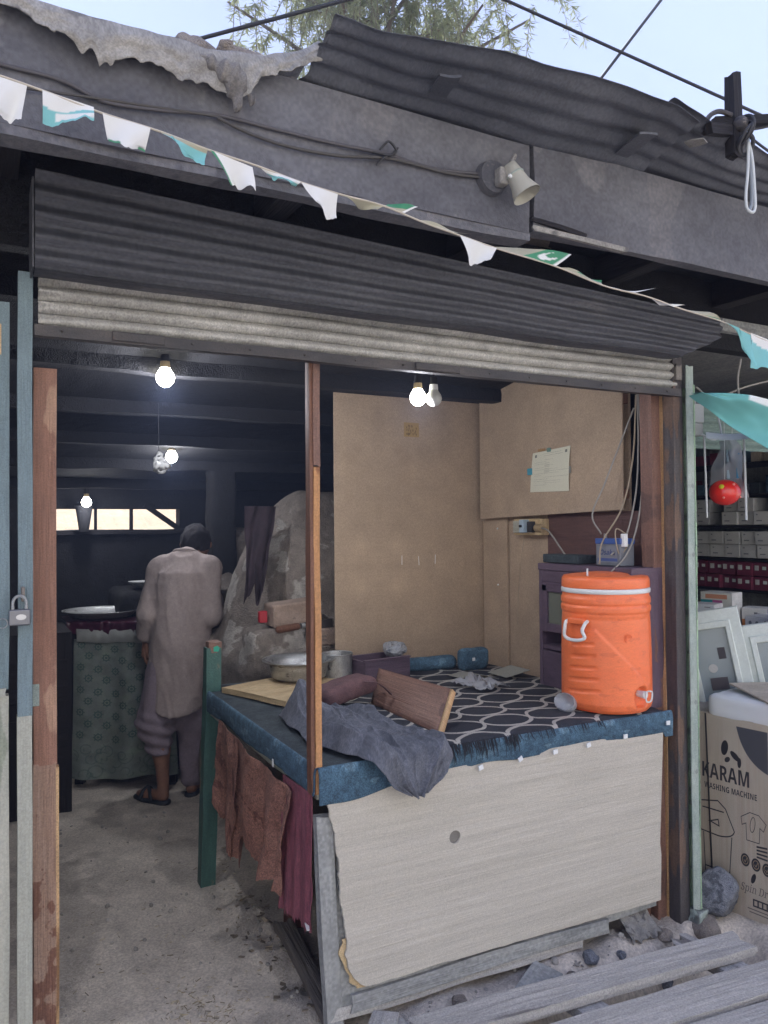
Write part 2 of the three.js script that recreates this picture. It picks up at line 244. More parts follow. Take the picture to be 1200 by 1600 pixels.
// ------------------------------------------------------------------ the shop building
const shop = thing('shop_building', 'soot blackened bakery room with a low sloping ceiling', 'building');
put(shop, 'side_wall', box(0.12, 2.6, 3.7), M.soot, [-0.06, 1.3, -1.95]);
put(shop, 'side_wall', box(0.08, 2.6, 3.7), M.soot, [2.40, 1.3, -1.95]);
{ // rear wall round the low window
  const rw = put(shop, 'back_wall', box(2.5, 1.48, 0.12), M.soot, [1.2, 0.74, -3.6]);
  put(shop, 'back_wall', box(2.5, 0.97, 0.12), M.soot, [1.2, 2.115, -3.6]);
  put(shop, 'back_wall', box(0.46, 0.16, 0.12), M.soot, [0.18, 1.555, -3.6]);
  put(shop, 'back_wall', box(1.16, 0.16, 0.12), M.soot, [1.86, 1.555, -3.6]);
  const w = put(shop, 'window', box(0.022, 0.15, 0.03), M.sootWood, [0.945, 1.555, -3.54]);
  put(w, 'bar', box(0.018, 0.15, 0.03), M.sootWood, [-0.235, 0, 0]);
  put(w, 'brace', box(0.32, 0.035, 0.03), M.sootWood, [0.22, 0.01, 0.01], [0, 0, -0.62]);
  put(w, 'sill', board(0.95, 0.03, 0.1, 4, 0.008), M.sootWood, [-0.08, -0.085, 0.02]);
}
put(shop, 'header', box(2.62, 0.26, 0.06), M.soot, [1.2, 2.32, -0.05]);
put(shop, 'ceiling', box(2.5, 0.05, 3.66), M.soot, [1.2, 2.06, -1.83], [-0.155, 0, 0]);
for (let i = 0; i < 6; i++) { const z = -0.5 - i * 0.55; put(shop, 'ceiling_pole', board(2.4, 0.07, 0.07, i + 3, 0.008), M.soot, [1.2, 2.30 + z * 0.156, z]); }
put(shop, 'roof', board(12, 0.06, 4.3, 9, 0.008), M.mud, [1.5, 2.482, -1.79]);
put(shop, 'end_wall', box(4.0, 2.55, 0.12), M.soot, [-2.12, 1.28, -0.12]);
// vertical smoke stack in the middle of the room
tag(put(scene, 'chimney_pillar', uvm(sdfGeo((x, y, z) => Math.max(rbox(x, y, z, [0, 1, 0], [0.085, 1.02, 0.08], 0.03) + 0.015 * fbm(x * 9, y * 9, z * 9, 3), y - 1.98), [-0.15, -0.05, -0.15], [0.15, 2.05, 0.15], 0.02)), M.soot, [1.36, 0, -2.75]), 'slim soot covered mud pillar behind the man', 'pillar');

// fascia and canopy
const canopy = thing('roof_canopy', 'dark timber eave with wide fascia boards above the shutter', 'canopy');
{
  const f1 = put(canopy, 'fascia_board', board(4.2, 0.242, 0.035, 21, 0.004), M.fascia, [-0.775, 2.408, 0.383]);
  put(canopy, 'fascia_board', board(3.6, 0.246, 0.035, 22, 0.004), M.fascia, [3.13, 2.418, 0.383], [0, 0, 0]);
  put(canopy, 'bottom_rail', board(1.33, 0.03, 0.05, 24), M.fascia, [0.66, 2.282, 0.37]);
  put(canopy, 'splinter', board(0.36, 0.014, 0.012, 25, 0.007, 0.06), M.tarp, [1.50, 2.30, 0.404], [0, 0, -0.03]); put(canopy, 'splinter', board(0.2, 0.012, 0.01, 26, 0.005, 0.06), M.sootWood, [1.42, 2.318, 0.402], [0, 0, -0.07]);
  for (const x of [0.05, 0.72, 1.36, 1.98, 2.6, 3.3]) put(canopy, 'rafter', board(0.62, 0.1, 0.07, x * 9, 0.004), M.sootWood, [x, 2.40, 0.06], [0, Math.PI / 2, 0]);
  put(canopy, 'soffit_board', board(7, 0.018, 0.46, 5, 0.004), M.soot, [1.2, 2.462, 0.13]);
}
// corrugated sheets over the eave
const edge = [[0.6, 0.53, 2.6], [0.708, 0.545, 2.602], [0.825, 0.563, 2.6], [1.084, 0.616, 2.6], [1.193, 0.621, 2.598], [1.344, 0.633, 2.6], [1.633, 0.633, 2.6], [1.883, 0.571, 2.598], [2.122, 0.545, 2.598], [2.4, 0.54, 2.6], [3.6, 0.53, 2.6]];
const roofing = thing('corrugated_roofing', 'bent dark corrugated iron sheets overhanging the fascia', 'roofing');
function roofSheet(x0, x1, lift, s) {
  return sheet(90, 60, (u, v) => {
    const e = v, x = mix(x0, x1, u) + (u < 0.02 && x0 < 0.7 ? 0.046 * v + 0.012 * noise(v * 9, s) : 0), [ez, ey] = pw(edge, x), z = mix(0.36, ez, e), curl = x < 0.8 ? 0.02 * sstep(0.8, 0.68, x) * v : 0;
    return [x, mix(2.54, ey, e) + lift + curl + 0.0038 * Math.sin(e * Math.PI * 2 * 4.5) + 0.012 * noise(x * 3, e * 2, s) + 0.004 * noise(x * 9, e * 5, s), z + 0.008 * noise(x * 5, 7, s) * e, x, z];
  }, null, 0.0015);
}
put(roofing, 'roof_sheet', roofSheet(0.662, 1.75, 0, 1), M.roofSheet); put(roofing, 'roof_sheet', roofSheet(1.62, 2.5, 0.014, 2), M.roofSheet); put(roofing, 'roof_sheet', roofSheet(2.42, 3.5, 0.004, 3), M.roofSheet);
put(roofing, 'support_strut', board(0.22, 0.006, 0.05, 3, 0.002), M.roofSheet, [1.0, 2.557, 0.45], [0.0, Math.PI / 2 - 0.25, 0.1]); put(roofing, 'support_strut', board(0.22, 0.006, 0.05, 5, 0.002), M.roofSheet, [1.62, 2.554, 0.47], [0, Math.PI / 2 - 0.3, 0.1]);
put(roofing, 'tin_patch', board(0.05, 0.003, 0.05, 2, 0.001), M.tarp, [1.79, 2.572, 0.555], [0.1, 0.4, 0]);
// old tarpaulin draped along the roof edge
{
  const top = [[-0.5, 2.545], [-0.007, 2.542], [0.103, 2.53], [0.196, 2.523], [0.322, 2.527], [0.443, 2.527], [0.543, 2.54], [0.603, 2.56], [0.649, 2.582], [0.70, 2.615]];
  const bot = [[-0.5, 2.49], [-0.007, 2.500], [0.069, 2.502], [0.137, 2.475], [0.2, 2.458], [0.215, 2.438], [0.228, 2.465], [0.321, 2.466], [0.374, 2.448], [0.435, 2.452], [0.495, 2.44], [0.53, 2.453], [0.548, 2.495], [0.641, 2.543], [0.70, 2.575]];
  const g = sheet(240, 40, (u, v) => {
    const x = mix(-0.5, 0.70, u), t = pw(top, x)[0], b = pw(bot, x)[0] - 0.008 * Math.max(0, noise(x * 70, 3, 1)) - 0.012 * Math.max(0, noise(x * 26, 8, 1)) - (x < 0.25 ? 0.022 * Math.pow(Math.max(0, noise(x * 55, 5, 1)), 2) : 0.006 * Math.max(0, noise(x * 95, 5, 1))); let y, z;
    if (v < 0.45) { const k = v / 0.45; z = mix(-0.1, 0.405, k); y = mix(2.56, t + 0.012, k) + 0.014 * fbm(x * 7, z * 8, 2, 3); }
    else { const k = (v - 0.45) / 0.55; z = 0.405 + 0.022 * Math.sin(Math.min(1, k * 2) * Math.PI / 2) + (0.012 * fbm(x * 11, k * 2.5, 5, 3) + 0.006 * Math.abs(noise(x * 15 + k * 3, k * 2, 9)) + 0.0015 * Math.sin(x * 110 + k * 5 + 4 * noise(x * 8, k, 2))) * (0.3 + k) + 0.006; y = mix(t + 0.012, b, k) + 0.003 * noise(x * 30, k * 4, 2); }
    return [x, y, z, x, y + z];
  }, null, 0.002);
  const t = thing('tarpaulin', 'torn dusty grey tarpaulin draped over the roof edge', 'tarpaulin');
  put(t, 'cover', g, M.tarp);
  // knotted rag end hanging off it
  put(t, 'knotted_end', uvm(sdfGeo((x, y, z) => { const r = smin(smin(cap(x, y, z, [-0.055, 0.05, 0], [0, 0.015, 0.008], 0.014, 0.022), cap(x, y, z, [0.0, 0.035, 0.006], [0.012, -0.035, 0.004], 0.02, 0.010), 0.02), cap(x, y, z, [0.01, 0.03, 0], [0.045, -0.02, 0.006], 0.016, 0.009), 0.015); return r + 0.006 * noise(x * 50, y * 26, z * 30) + 0.004 * Math.sin((x * 0.9 - y * 0.25) * 260); }, [-0.1, -0.08, -0.05], [0.09, 0.09, 0.06], 0.005)), M.tarpDark, [0.49, 2.455, 0.425]);
}
// rubble on the roof
[[0.33, 2.57, 0.27, 0.05, 'small flat lump of dry mud on the roof, leftmost'], [0.455, 2.60, 0.25, 0.065, 'grey stone lump on the roof above the knotted rag'], [0.56, 2.60, 0.24, 0.08, 'largest grey rubble lump on the roof near the tree'], [0.65, 2.60, 0.24, 0.055, 'rubble lump beside the curled corrugated iron']].forEach(([x, y, z, r, l], i) =>
  tag(put(scene, 'roof_stone', uvm(sdfGeo((a, b, c) => Math.hypot(a, b * 1.3, c) - r + 0.4 * r * fbm(a * 22 + i * 5, b * 22, c * 22, 4), [-0.13, -0.11, -0.13], [0.13, 0.11, 0.13], 0.009)), M.mudPale, [x, y, z]), l, 'stone', 'rubble on the roof edge'));

// ------------------------------------------------------------------ roller shutter
const shutter = thing('roller_shutter', 'rolled up steel shutter with dark hood and three pale slats', 'shutter');
{
  const hoodX = v => [0.115, mix(2.42, 2.2, sstep(0.3, 1, v))];
  put(shutter, 'hood', sheet(120, 90, (u, v) => {
    const [a, b] = hoodX(v), x = mix(a, b, u), top = mix(2.325, 2.25, u), bt = 2.098 + 0.004 * noise(x * 3, 1);
    let y, z; if (v < 0.86) { const k = v / 0.86; y = mix(top, bt, k); z = 0.125 + 0.007 * Math.cos(k * Math.PI * 2 * 4.5) + 0.004 * noise(x * 2, k * 3, 6); } else { const k = (v - 0.86) / 0.14; y = bt - 0.006 * Math.sin(k * Math.PI); z = mix(0.132, 0.05, k); }
    return [x, y, z, x, y * 1 + z];
  }, null, 0.0015), M.hood);
  put(shutter, 'hood_end', slab([[0, 2.1], [0.12, 2.1], [0.12, 2.31], [0, 2.31]], 0.004, 0), M.hood, [0.113, 0, 0.0], [0, -Math.PI / 2, 0]);
  for (let k = 0; k < 4; k++) { // slats
    const y1 = 2.124 - k * 0.0335 + 0.002, h = 0.0335;
    put(shutter, 'slat', sheet(140, 12, (u, v) => { const x = mix(0.128, 2.30, u), e = u < 0.03 ? (0.03 - u) / 0.03 : 0; return [x, y1 - v * h - 0.004 * e * noise(v * 4, k) + 0.003 * noise(x * 1.3, 4) + u * 0.006, 0.008 + 0.019 * Math.pow(Math.sin(v * Math.PI), 0.8) + 0.010 * e * noise(v * 5 + k, 3) + 0.001 * noise(x * 9, k), x, y1 - v * h]; }, null, 0.0012), M.slat);
  }
  put(shutter, 'bottom_bar', board(2.19, 0.027, 0.03, 8, 0.0018, 0), M.darkSteel, [1.214, 1.981, 0.022], [0, 0, 0.0028]);
  put(shutter, 'bar_plate', box(0.16, 0.023, 0.006), M.darkSteel, [1.25, 1.982, 0.041]);
  put(shutter, 'bar_plate', box(0.13, 0.024, 0.006), M.darkSteel, [0.36, 1.979, 0.041]);
  for (let i = 0; i < 14; i++) put(shutter, 'rivet', new THREE.SphereGeometry(0.0035, 6, 5), M.darkSteel, [0.18 + i * 0.158, 1.981 + 0.0028 * (i * 0.158 - 1.03), 0.0385]);
  put(shutter, 'guide_rail', uvm(mergeGeometries([box(0.05, 2.12, 0.006), box(0.006, 2.12, 0.05).translate(-0.022, 0, -0.025), box(0.006, 2.12, 0.05).translate(0.022, 0, -0.025)])), M.rustSteel, [2.305, 1.06, 0.022]);
  put(shutter, 'end_cap', box(0.03, 0.06, 0.05), M.darkSteel, [2.30, 2.06, 0.012]);
}

// ------------------------------------------------------------------ left: green door leaf, steel stile, brown jamb, padlock
const leaf = thing('green_door', 'green painted door leaf with weathered bare lower boards and tall narrow stile', 'door');
put(leaf, 'panel', board(0.92, 0.62, 0.03, 31, 0.002, 0).rotateZ(Math.PI / 2).translate(0, 0, 0), M.greenPaint, [-0.245, 1.58, 0.0]);
put(leaf, 'panel', board(1.12, 0.62, 0.03, 32, 0.002, 0).rotateZ(Math.PI / 2), M.paleWood, [-0.245, 0.545, 0.0]);
put(leaf, 'joint_strip', board(0.62, 0.02, 0.02, 33, 0.001), M.paleWood, [-0.25, 1.115, 0.014]);
put(leaf, 'stile', board(1.06, 0.032, 0.034, 34, 0.0015, 0).rotateZ(Math.PI / 2), M.greenPaint, [0.099, 1.585, 0.012]);
put(leaf, 'stile', board(1.05, 0.032, 0.034, 35, 0.0015, 0).rotateZ(Math.PI / 2), M.paleWood, [0.099, 0.53, 0.012]);
put(leaf, 'torn_sticker', slab([[0, 0], [0.012, 0.003], [0.012, 0.075], [0.004, 0.08], [0, 0.05]], 0.001, 0), M.ply, [0.036, 1.91, 0.017]);
put(leaf, 'hasp', box(0.008, 0.035, 0.022), M.darkSteel, [0.094, 1.345, 0.036]);
const jamb = thing('door_jamb', 'reddish brown wooden jamb board worn pale at the bottom', 'jamb');
put(jamb, 'post', board(1.0, 0.054, 0.04, 36, 0.002, 0).rotateZ(Math.PI / 2), M.jamb, [0.149, 1.405, -0.09]);
put(jamb, 'worn_post', board(0.94, 0.053, 0.039, 37, 0.002, 0).rotateZ(Math.PI / 2), M.jambWorn, [0.149, 0.44, -0.09]);
put(jamb, 'edge_strip', board(0.9, 0.007, 0.03, 38, 0.001).rotateZ(Math.PI / 2), M.tanWood, [0.179, 0.45, -0.085]);
put(jamb, 'hinge_plate', box(0.016, 0.055, 0.003), M.paleSteel, [0.128, 1.083, -0.068]);
{
  const p = thing('padlock', 'steel padlock hanging on the green door', 'padlock', [0.086, 1.292, 0.052]);
  const b = put(p, 'body', box(0.046, 0.038, 0.017, 0.004), plain(0x77787c, 0.4, 0.7)); put(b, 'badge', new THREE.CylinderGeometry(0.0065, 0.0065, 0.002, 20).rotateX(Math.PI / 2).scale(1.7, 1, 1), plain(0xb5b6b8, 0.3, 0.7), [0.003, 0.001, 0.009]);
  put(p, 'shackle', tube([[-0.014, 0.015, 0], [-0.014, 0.036, 0], [-0.009, 0.046, 0], [0, 0.05, 0], [0.009, 0.046, 0], [0.014, 0.036, 0], [0.014, 0.015, 0]], 0.0036, 40), M.alu);
  put(p, 'key_ring', new THREE.TorusGeometry(0.011, 0.0015, 6, 20), M.alu, [-0.036, -0.012, 0]);
}

// ------------------------------------------------------------------ right posts
const rp = thing('right_door_post', 'brown wooden door post inside the right shutter rail', 'post');
put(rp, 'timber', board(2.1, 0.075, 0.06, 41, 0.002).rotateZ(Math.PI / 2), M.redWood, [2.275, 1.05, -0.07]);
put(rp, 'batten', board(2.06, 0.008, 0.012, 42, 0.003).rotateZ(Math.PI / 2), M.tanWood, [2.282, 1.03, -0.034]);
const gp = thing('steel_angle_post', 'pale green steel angle post with dented foot', 'post');
put(gp, 'face', board(2.08, 0.036, 0.004, 43, 0.001).rotateZ(Math.PI / 2), M.paleSteel, [2.342, 1.05, 0.045]);
put(gp, 'flange', board(2.0, 0.06, 0.004, 44, 0.001).rotateZ(Math.PI / 2).rotateY(Math.PI / 2), surf(0x8fae8c, 0xa3bd9c, { c: 0x7b8a78, cut: 0.3, sx: 2, sy: 8, size: 0.4, n: 256, rough: 0.6 }), [2.362, 1.02, 0.02]);
put(gp, 'foot', uvm(sdfGeo((x, y, z) => rbox(x, y, z, [0, 0, 0], [0.03, 0.045, 0.025], 0.012) + 0.008 * noise(x * 40, y * 40, z * 40), [-0.06, -0.07, -0.05], [0.06, 0.07, 0.05], 0.006)), M.paleSteel, [2.352, 0.035, 0.045]);

// ------------------------------------------------------------------ counter platform
const CT = 0.81;
const counter = thing('counter', 'wooden sales platform wrapped in blue felt with a pale laminate front', 'counter');
put(counter, 'deck', board(1.42, 0.05, 1.3, 51, 0.002, 0), M.brownWood, [1.575, CT - 0.04, -0.66]);
put(counter, 'top_mat', sheet(50, 50, (u, v) => { const x = mix(0.862, 2.24, u), z = mix(-1.3, 0.006, v); return [x, CT - 0.003 + 0.004 * fbm(x * 6, z * 6, 1, 3), z, x, z]; }), M.felt);
const skirt = (p, q, out, drop, s) => sheet(110, 14, (u, v) => { // felt skirt from p to q hanging down
  const x = mix(p[0], q[0], u), z = mix(p[1], q[1], u), k = Math.min(1, v * 4), b = drop(u); const w = 0.006 * fbm(u * 9, v * 2, s, 3) * (0.3 + v);
  return [x + out[0] * (0.012 * Math.sin(k * Math.PI / 2) + w), CT + 0.002 - 0.012 * (1 - Math.cos(k * Math.PI / 2)) - Math.max(0, v - 0.1) * b, z + out[1] * (0.012 * Math.sin(k * Math.PI / 2) + w), u * Math.hypot(q[0] - p[0], q[1] - p[1]), v * 0.1];
}, null, 0.003);
put(counter, 'front_skirt', skirt([0.855, 0.006], [2.262, 0.006], [0, 1], u => mix(0.105, 0.065, sstep(0.0, 0.35, u)) + 0.006 * noise(u * 12, 4) + (u > 0.97 ? 0.02 : 0), 3), M.blue);
put(counter, 'side_skirt', skirt([0.860, -1.22], [0.858, 0.008], [-1, 0], u => 0.075 + 0.006 * noise(u * 9, 2), 4), M.blue);
for (const [x, y] of [[1.24, 0.735], [1.40, 0.748], [1.555, 0.752], [1.70, 0.755], [1.845, 0.757], [2.015, 0.764], [2.225, 0.785]]) put(counter, 'fixing_tab', slab([[-0.008, -0.006], [0.008, -0.007], [0.009, 0.006], [-0.007, 0.007]], 0.003, 0.001), M.white, [x, y - 0.012, 0.027], [0, 0, (x * 9 % 1) * 0.5]);
put(counter, 'fixing_tab', slab([[-0.006, -0.012], [0.005, -0.012], [0.004, 0.012], [-0.005, 0.012]], 0.002, 0), M.white, [0.838, 0.742, -0.32], [0, -Math.PI / 2, 0]);
{ // laminate front with a chewed left edge, plugged hole
  const pts = [[0.870, 0.735]]; const lft = [[0.735, 0.870], [0.66, 0.893], [0.62, 0.905], [0.55, 0.910], [0.475, 0.915], [0.40, 0.923], [0.33, 0.938], [0.30, 0.945], [0.27, 0.935], [0.22, 0.950], [0.18, 0.970], [0.165, 0.99]].reverse();
  for (let y = 0.725; y > 0.166; y -= 0.008) { const [x] = pw(lft, y); pts.push([x + 0.006 * fbm(y * 60, 2, 1, 3) + 0.006 * Math.max(0, noise(y * 26, 9)), y]); }
  for (let x = 1.0; x < 2.19; x += 0.02) pts.push([x, mix(0.163, 0.136, (x - 1) / 1.19) + 0.004 * noise(x * 26, 3) * (x < 1.3 ? 1 : 0.4)]);
  pts.push([2.19, 0.137], [2.196, 0.3], [2.19, 0.34], [2.20, 0.5], [2.215, 0.77]);
  const hole = []; for (let i = 0; i < 20; i++) hole.push([1.31 + 0.021 * Math.cos(-i / 10 * Math.PI), 0.532 + 0.021 * Math.sin(-i / 10 * Math.PI)]);
  put(counter, 'front_panel', slab(pts, 0.007, 0.001, [hole]), M.laminate, [0, 0, 0.008]);
  put(counter, 'hole_plug', new THREE.CylinderGeometry(0.0205, 0.0205, 0.006, 24).rotateX(Math.PI / 2), plain(0x77736c, 0.7), [1.31, 0.532, 0.006]);
  // bare core where the laminate is torn off the lower corner
  const core = []; for (let y = 0.31; y > 0.155; y -= 0.008) core.push([pw(lft, y)[0] - 0.014 - 0.006 * noise(y * 50, 5), y]); core.push([1.02, 0.155], [1.02, 0.31]);
  put(counter, 'torn_core', slab(core, 0.003, 0.0005), M.ply, [0, 0, 0.0035]);
  put(counter, 'backing_panel', board(1.28, 0.6, 0.012, 53, 0.003), M.greyBoard, [1.555, 0.405, -0.012], [0, 0, 0]);
  put(counter, 'corner_board', board(0.64, 0.05, 0.03, 54, 0.003).rotateZ(Math.PI / 2), M.greyBoard, [0.893, 0.355, -0.012], [0, 0, 0.05]);
  put(counter, 'bottom_rail', board(1.02, 0.05, 0.018, 55, 0.005, 0.03), M.greyBoard, [1.45, 0.112, 0.0], [0, 0, -0.012]);
  put(counter, 'bottom_rail', board(0.96, 0.035, 0.012, 56, 0.005, 0.04), M.plank, [1.36, 0.083, -0.004], [0, 0, -0.022]);
  for (const [x, z] of [[1.05, -0.7], [2.2, -0.1], [2.2, -1.2], [1.5, -1.2]]) put(counter, 'leg', board(0.76, 0.06, 0.06, x * 7, 0.002, 0).rotateZ(Math.PI / 2), M.brownWood, [x, 0.38, z]);
  put(counter, 'side_rail', board(1.2, 0.05, 0.02, 57, 0.002), M.paleWood, [0.874, 0.735, -0.62], [0, Math.PI / 2, 0]);
}
{ // green bed post at the rear corner
  const p = thing('green_post', 'short green painted wooden post with bare worn edges at the platform corner', 'post', [0.868, 0, -1.2]);
  put(p, 'shaft', board(1.0, 0.062, 0.06, 58, 0.004, 0.004).rotateZ(Math.PI / 2), M.greenPost, [0, 0.49, 0], [0, 0, -0.03]);
  put(p, 'worn_top', board(0.055, 0.055, 0.056, 59, 0.003, 0.01).rotateZ(Math.PI / 2), M.redWood, [0.016, 0.99, 0], [0, 0, -0.03]);
  put(p, 'chalk_mark', slab([[-0.012, -0.01], [0.008, -0.012], [0.014, 0.004], [0.004, 0.014], [-0.012, 0.009]], 0.002, 0), plain(0x35a58b, 0.7), [0.022, 0.985, 0.0285]);
}
{ // split batten standing on the counter corner
  const p = thing('split_batten', 'upright split timber batten, tan front and dark side', 'batten');
  put(p, 'dark_half', board(1.28, 0.011, 0.034, 61, 0.002, 0.01).rotateZ(Math.PI / 2), M.brownWood, [0.846, 1.372, -0.018]);
  put(p, 'tan_half', board(0.94, 0.019, 0.03, 62, 0.0025, 0.02).rotateZ(Math.PI / 2), M.orangeWood, [0.8612, 1.202, -0.012]);
  put(p, 'upper_half', board(0.33, 0.021, 0.032, 63, 0.002, 0.03).rotateZ(Math.PI / 2), M.redWood, [0.8622, 1.83, -0.014]);
}
// cloths hung on the open left side
function hang(T, B, x0, s, fold) { // T: [z, y] top edge, B: [z, y] bottom edge
  return sheet(110, 60, (u, v) => { const z0 = mix(T[0][0], T[T.length - 1][0], u), yt = pw(T, z0)[0], zb = mix(B[0][0], B[B.length - 1][0], u), yb = pw(B, zb)[0] + 0.01 * noise(u * 40, s) + 0.006 * noise(u * 110, s);
    const z = mix(z0, zb, v), y = mix(yt, yb, v); return [x0 + fold * (Math.sin(u * 23 + 2.2 * noise(u * 5, v, s)) * (0.25 + v) + 0.9 * fbm(u * 8, v * 3, s, 3)), y, z + 0.006 * noise(v * 12, u * 9, s), u * 0.9, v * 0.45]; }, null, 0.002);
}
{
  const p = thing('side_cloth', 'ragged brown sacking hung under the platform beside the doorway', 'cloth');
  put(p, 'sacking', hang([[-0.96, 0.74], [-0.82, 0.735], [-0.5, 0.71], [-0.15, 0.70]], [[-0.99, 0.40], [-0.93, 0.36], [-0.85, 0.37], [-0.8, 0.28], [-0.70, 0.26], [-0.66, 0.36], [-0.60, 0.42], [-0.55, 0.36], [-0.5, 0.34], [-0.40, 0.345], [-0.24, 0.36]], 0.838, 2, 0.019), M.burlap);
  put(p, 'torn_strip', sheet(20, 40, (u, v) => { const w = 0.05 * (1 - v * 0.6); return [0.826 + 0.008 * noise(v * 6, u * 2, 3), 0.73 - v * (0.44 + 0.02 * noise(u * 9, 2)), -0.74 + (u - 0.5) * w * 2 + 0.02 * Math.sin(v * 5), u * 0.1, v * 0.4]; }, null, 0.002), M.burlap);
  const q = thing('maroon_cloth', 'plain maroon cloth panel hanging at the platform front corner', 'cloth');
  put(q, 'drop', hang([[-0.26, 0.72], [-0.02, 0.73]], [[-0.29, 0.30], [-0.22, 0.30], [-0.16, 0.31], [-0.08, 0.325], [-0.03, 0.335]], 0.850, 7, 0.004), M.maroon);
  put(q, 'scrap', board(0.05, 0.004, 0.012, 3, 0.002), M.white, [0.848, 0.335, -0.06], [0, 1.4, 0.3]);
}

// rug with trellis pattern and a frayed front
const rugMat = canvasMat(1024, 1024, (g, w, h) => {
  g.fillStyle = '#2c2f36'; g.fillRect(0, 0, w, h);
  for (let i = 0; i < 26000; i++) { const s = Math.floor(30 + rnd() * 38); g.fillStyle = `rgb(${s},${s + 2},${s + 7})`; g.fillRect(rnd() * w, rnd() * h, 3, 2); }
  g.strokeStyle = '#a9a59d'; g.lineWidth = 14; g.lineJoin = 'round';
  const cw = w / 5, ch = h / 8;
  for (let r = -1; r < 10; r++) for (const sgn of [1, -1]) { g.beginPath(); for (let i = -1; i <= 100; i++) { const x = i / 100 * w, t = x / cw * Math.PI * 2 / 2, s = Math.sin(t * 1 + (r % 2 ? Math.PI / 2 : Math.PI / 2)); const y = r * ch + sgn * ch / 2 * Math.sign(s) * Math.pow(Math.abs(s), 0.55) * 0.9; i < 0 ? g.moveTo(x, y) : g.lineTo(x, y); } g.stroke(); }
  for (let i = 0; i < 5000; i++) { g.fillStyle = 'rgba(60,60,66,0.5)'; g.fillRect(rnd() * w, rnd() * h, 5, 2); }
}, 0.97);
{
  const p = thing('rug', 'charcoal rug with white trellis pattern and frayed front edge', 'rug');
  put(p, 'pile', sheet(90, 80, (u, v) => { const x = mix(1.24, 2.215, u), z = mix(-1.2, 0.004 + 0.006 * noise(u * 30, 2), v); return [x, CT + 0.009 + 0.006 * fbm(x * 5, z * 5, 4, 3) - sstep(0.985, 1, v) * 0.012, z, u, v]; }, null, 0.006), rugMat);
  const fr = []; for (let i = 0; i < 95; i++) { const x = i < 60 ? rr(1.28, 1.56) : rr(1.24, 1.95), l = i < 60 ? rr(0.012, 0.05) : rr(0.004, 0.016), w = rr(0.002, 0.006), a = rr(-0.01, 0.01); const q = sheet(1, 3, (u, v) => [x + (u - 0.5) * w * (1 - v * 0.6) + a * v, CT + 0.008 - 0.012 * Math.min(1, v * 3) - l * v, 0.012 + 0.016 * Math.min(1, v * 2) + 0.002 * (i % 3)]); fr.push(q); }
  put(p, 'fringe', mergeGeometries(fr), plain(0x25272c, 0.98)).userData.kind = 'stuff';
}

// ------------------------------------------------------------------ alcove boards behind the counter
const bs = thing('back_hardboard', 'tall brown hardboard sheet at the rear of the counter', 'board');
put(bs, 'sheet', box(0.84, 1.56, 0.006, 0.001), M.hardboard, [1.892, 1.49, -1.25]);
for (const [x, y] of [[1.83, 1.37], [1.925, 1.365], [2.02, 1.37]]) put(bs, 'scratch', box(0.003, 0.045, 0.002, 0.0005), M.white, [x, y - 0.04, -1.2465], [0, 0, x * 3 % 0.2 - 0.1]);
put(bs, 'small_notice', canvasSticker(), canvasMat(64, 48, (g, w, h) => { g.fillStyle = '#a98c56'; g.fillRect(0, 0, w, h); g.fillStyle = '#6d5634'; for (let i = 0; i < 22; i++) g.fillRect(4 + rnd() * 50, 6 + rnd() * 32, 3, 7); }), [1.89, 1.97, -1.2465]);
function canvasSticker() { return new THREE.PlaneGeometry(0.085, 0.07); }
const rwl = thing('alcove_wall', 'brown board lining on the right side of the counter', 'board');
put(rwl, 'sheet', box(0.012, 1.62, 1.02, 0.001), M.hardboard, [2.318, 1.49, -0.74]);
put(rwl, 'corner_strip', box(0.012, 1.5, 0.2, 0.002), M.hardboard, [2.303, 1.5, -1.125]);
put(rwl, 'dark_lining', box(0.004, 0.5, 0.62, 0.001), M.maroonWood, [2.309, 1.3, -0.42]);
for (const y of [1.48, 1.2]) put(rwl, 'nail', new THREE.SphereGeometry(0.005, 8, 6), M.white, [2.296, y, -1.1]);
const ub = thing('upper_hardboard', 'brown hardboard sheet projecting high on the right wall', 'board');
put(ub, 'sheet', slab([[-1.2, 1.53], [-0.22, 1.556], [-0.215, 2.26], [-1.2, 2.26]], 0.006, 0.001), M.hardboard, [2.27, 0, 0], [0, -Math.PI / 2, 0]);
put(ub, 'cleat', box(0.03, 0.04, 0.95), M.brownWood, [2.292, 2.0, -0.7]); put(ub, 'cleat', box(0.03, 0.04, 0.95), M.brownWood, [2.292, 1.62, -0.7]);
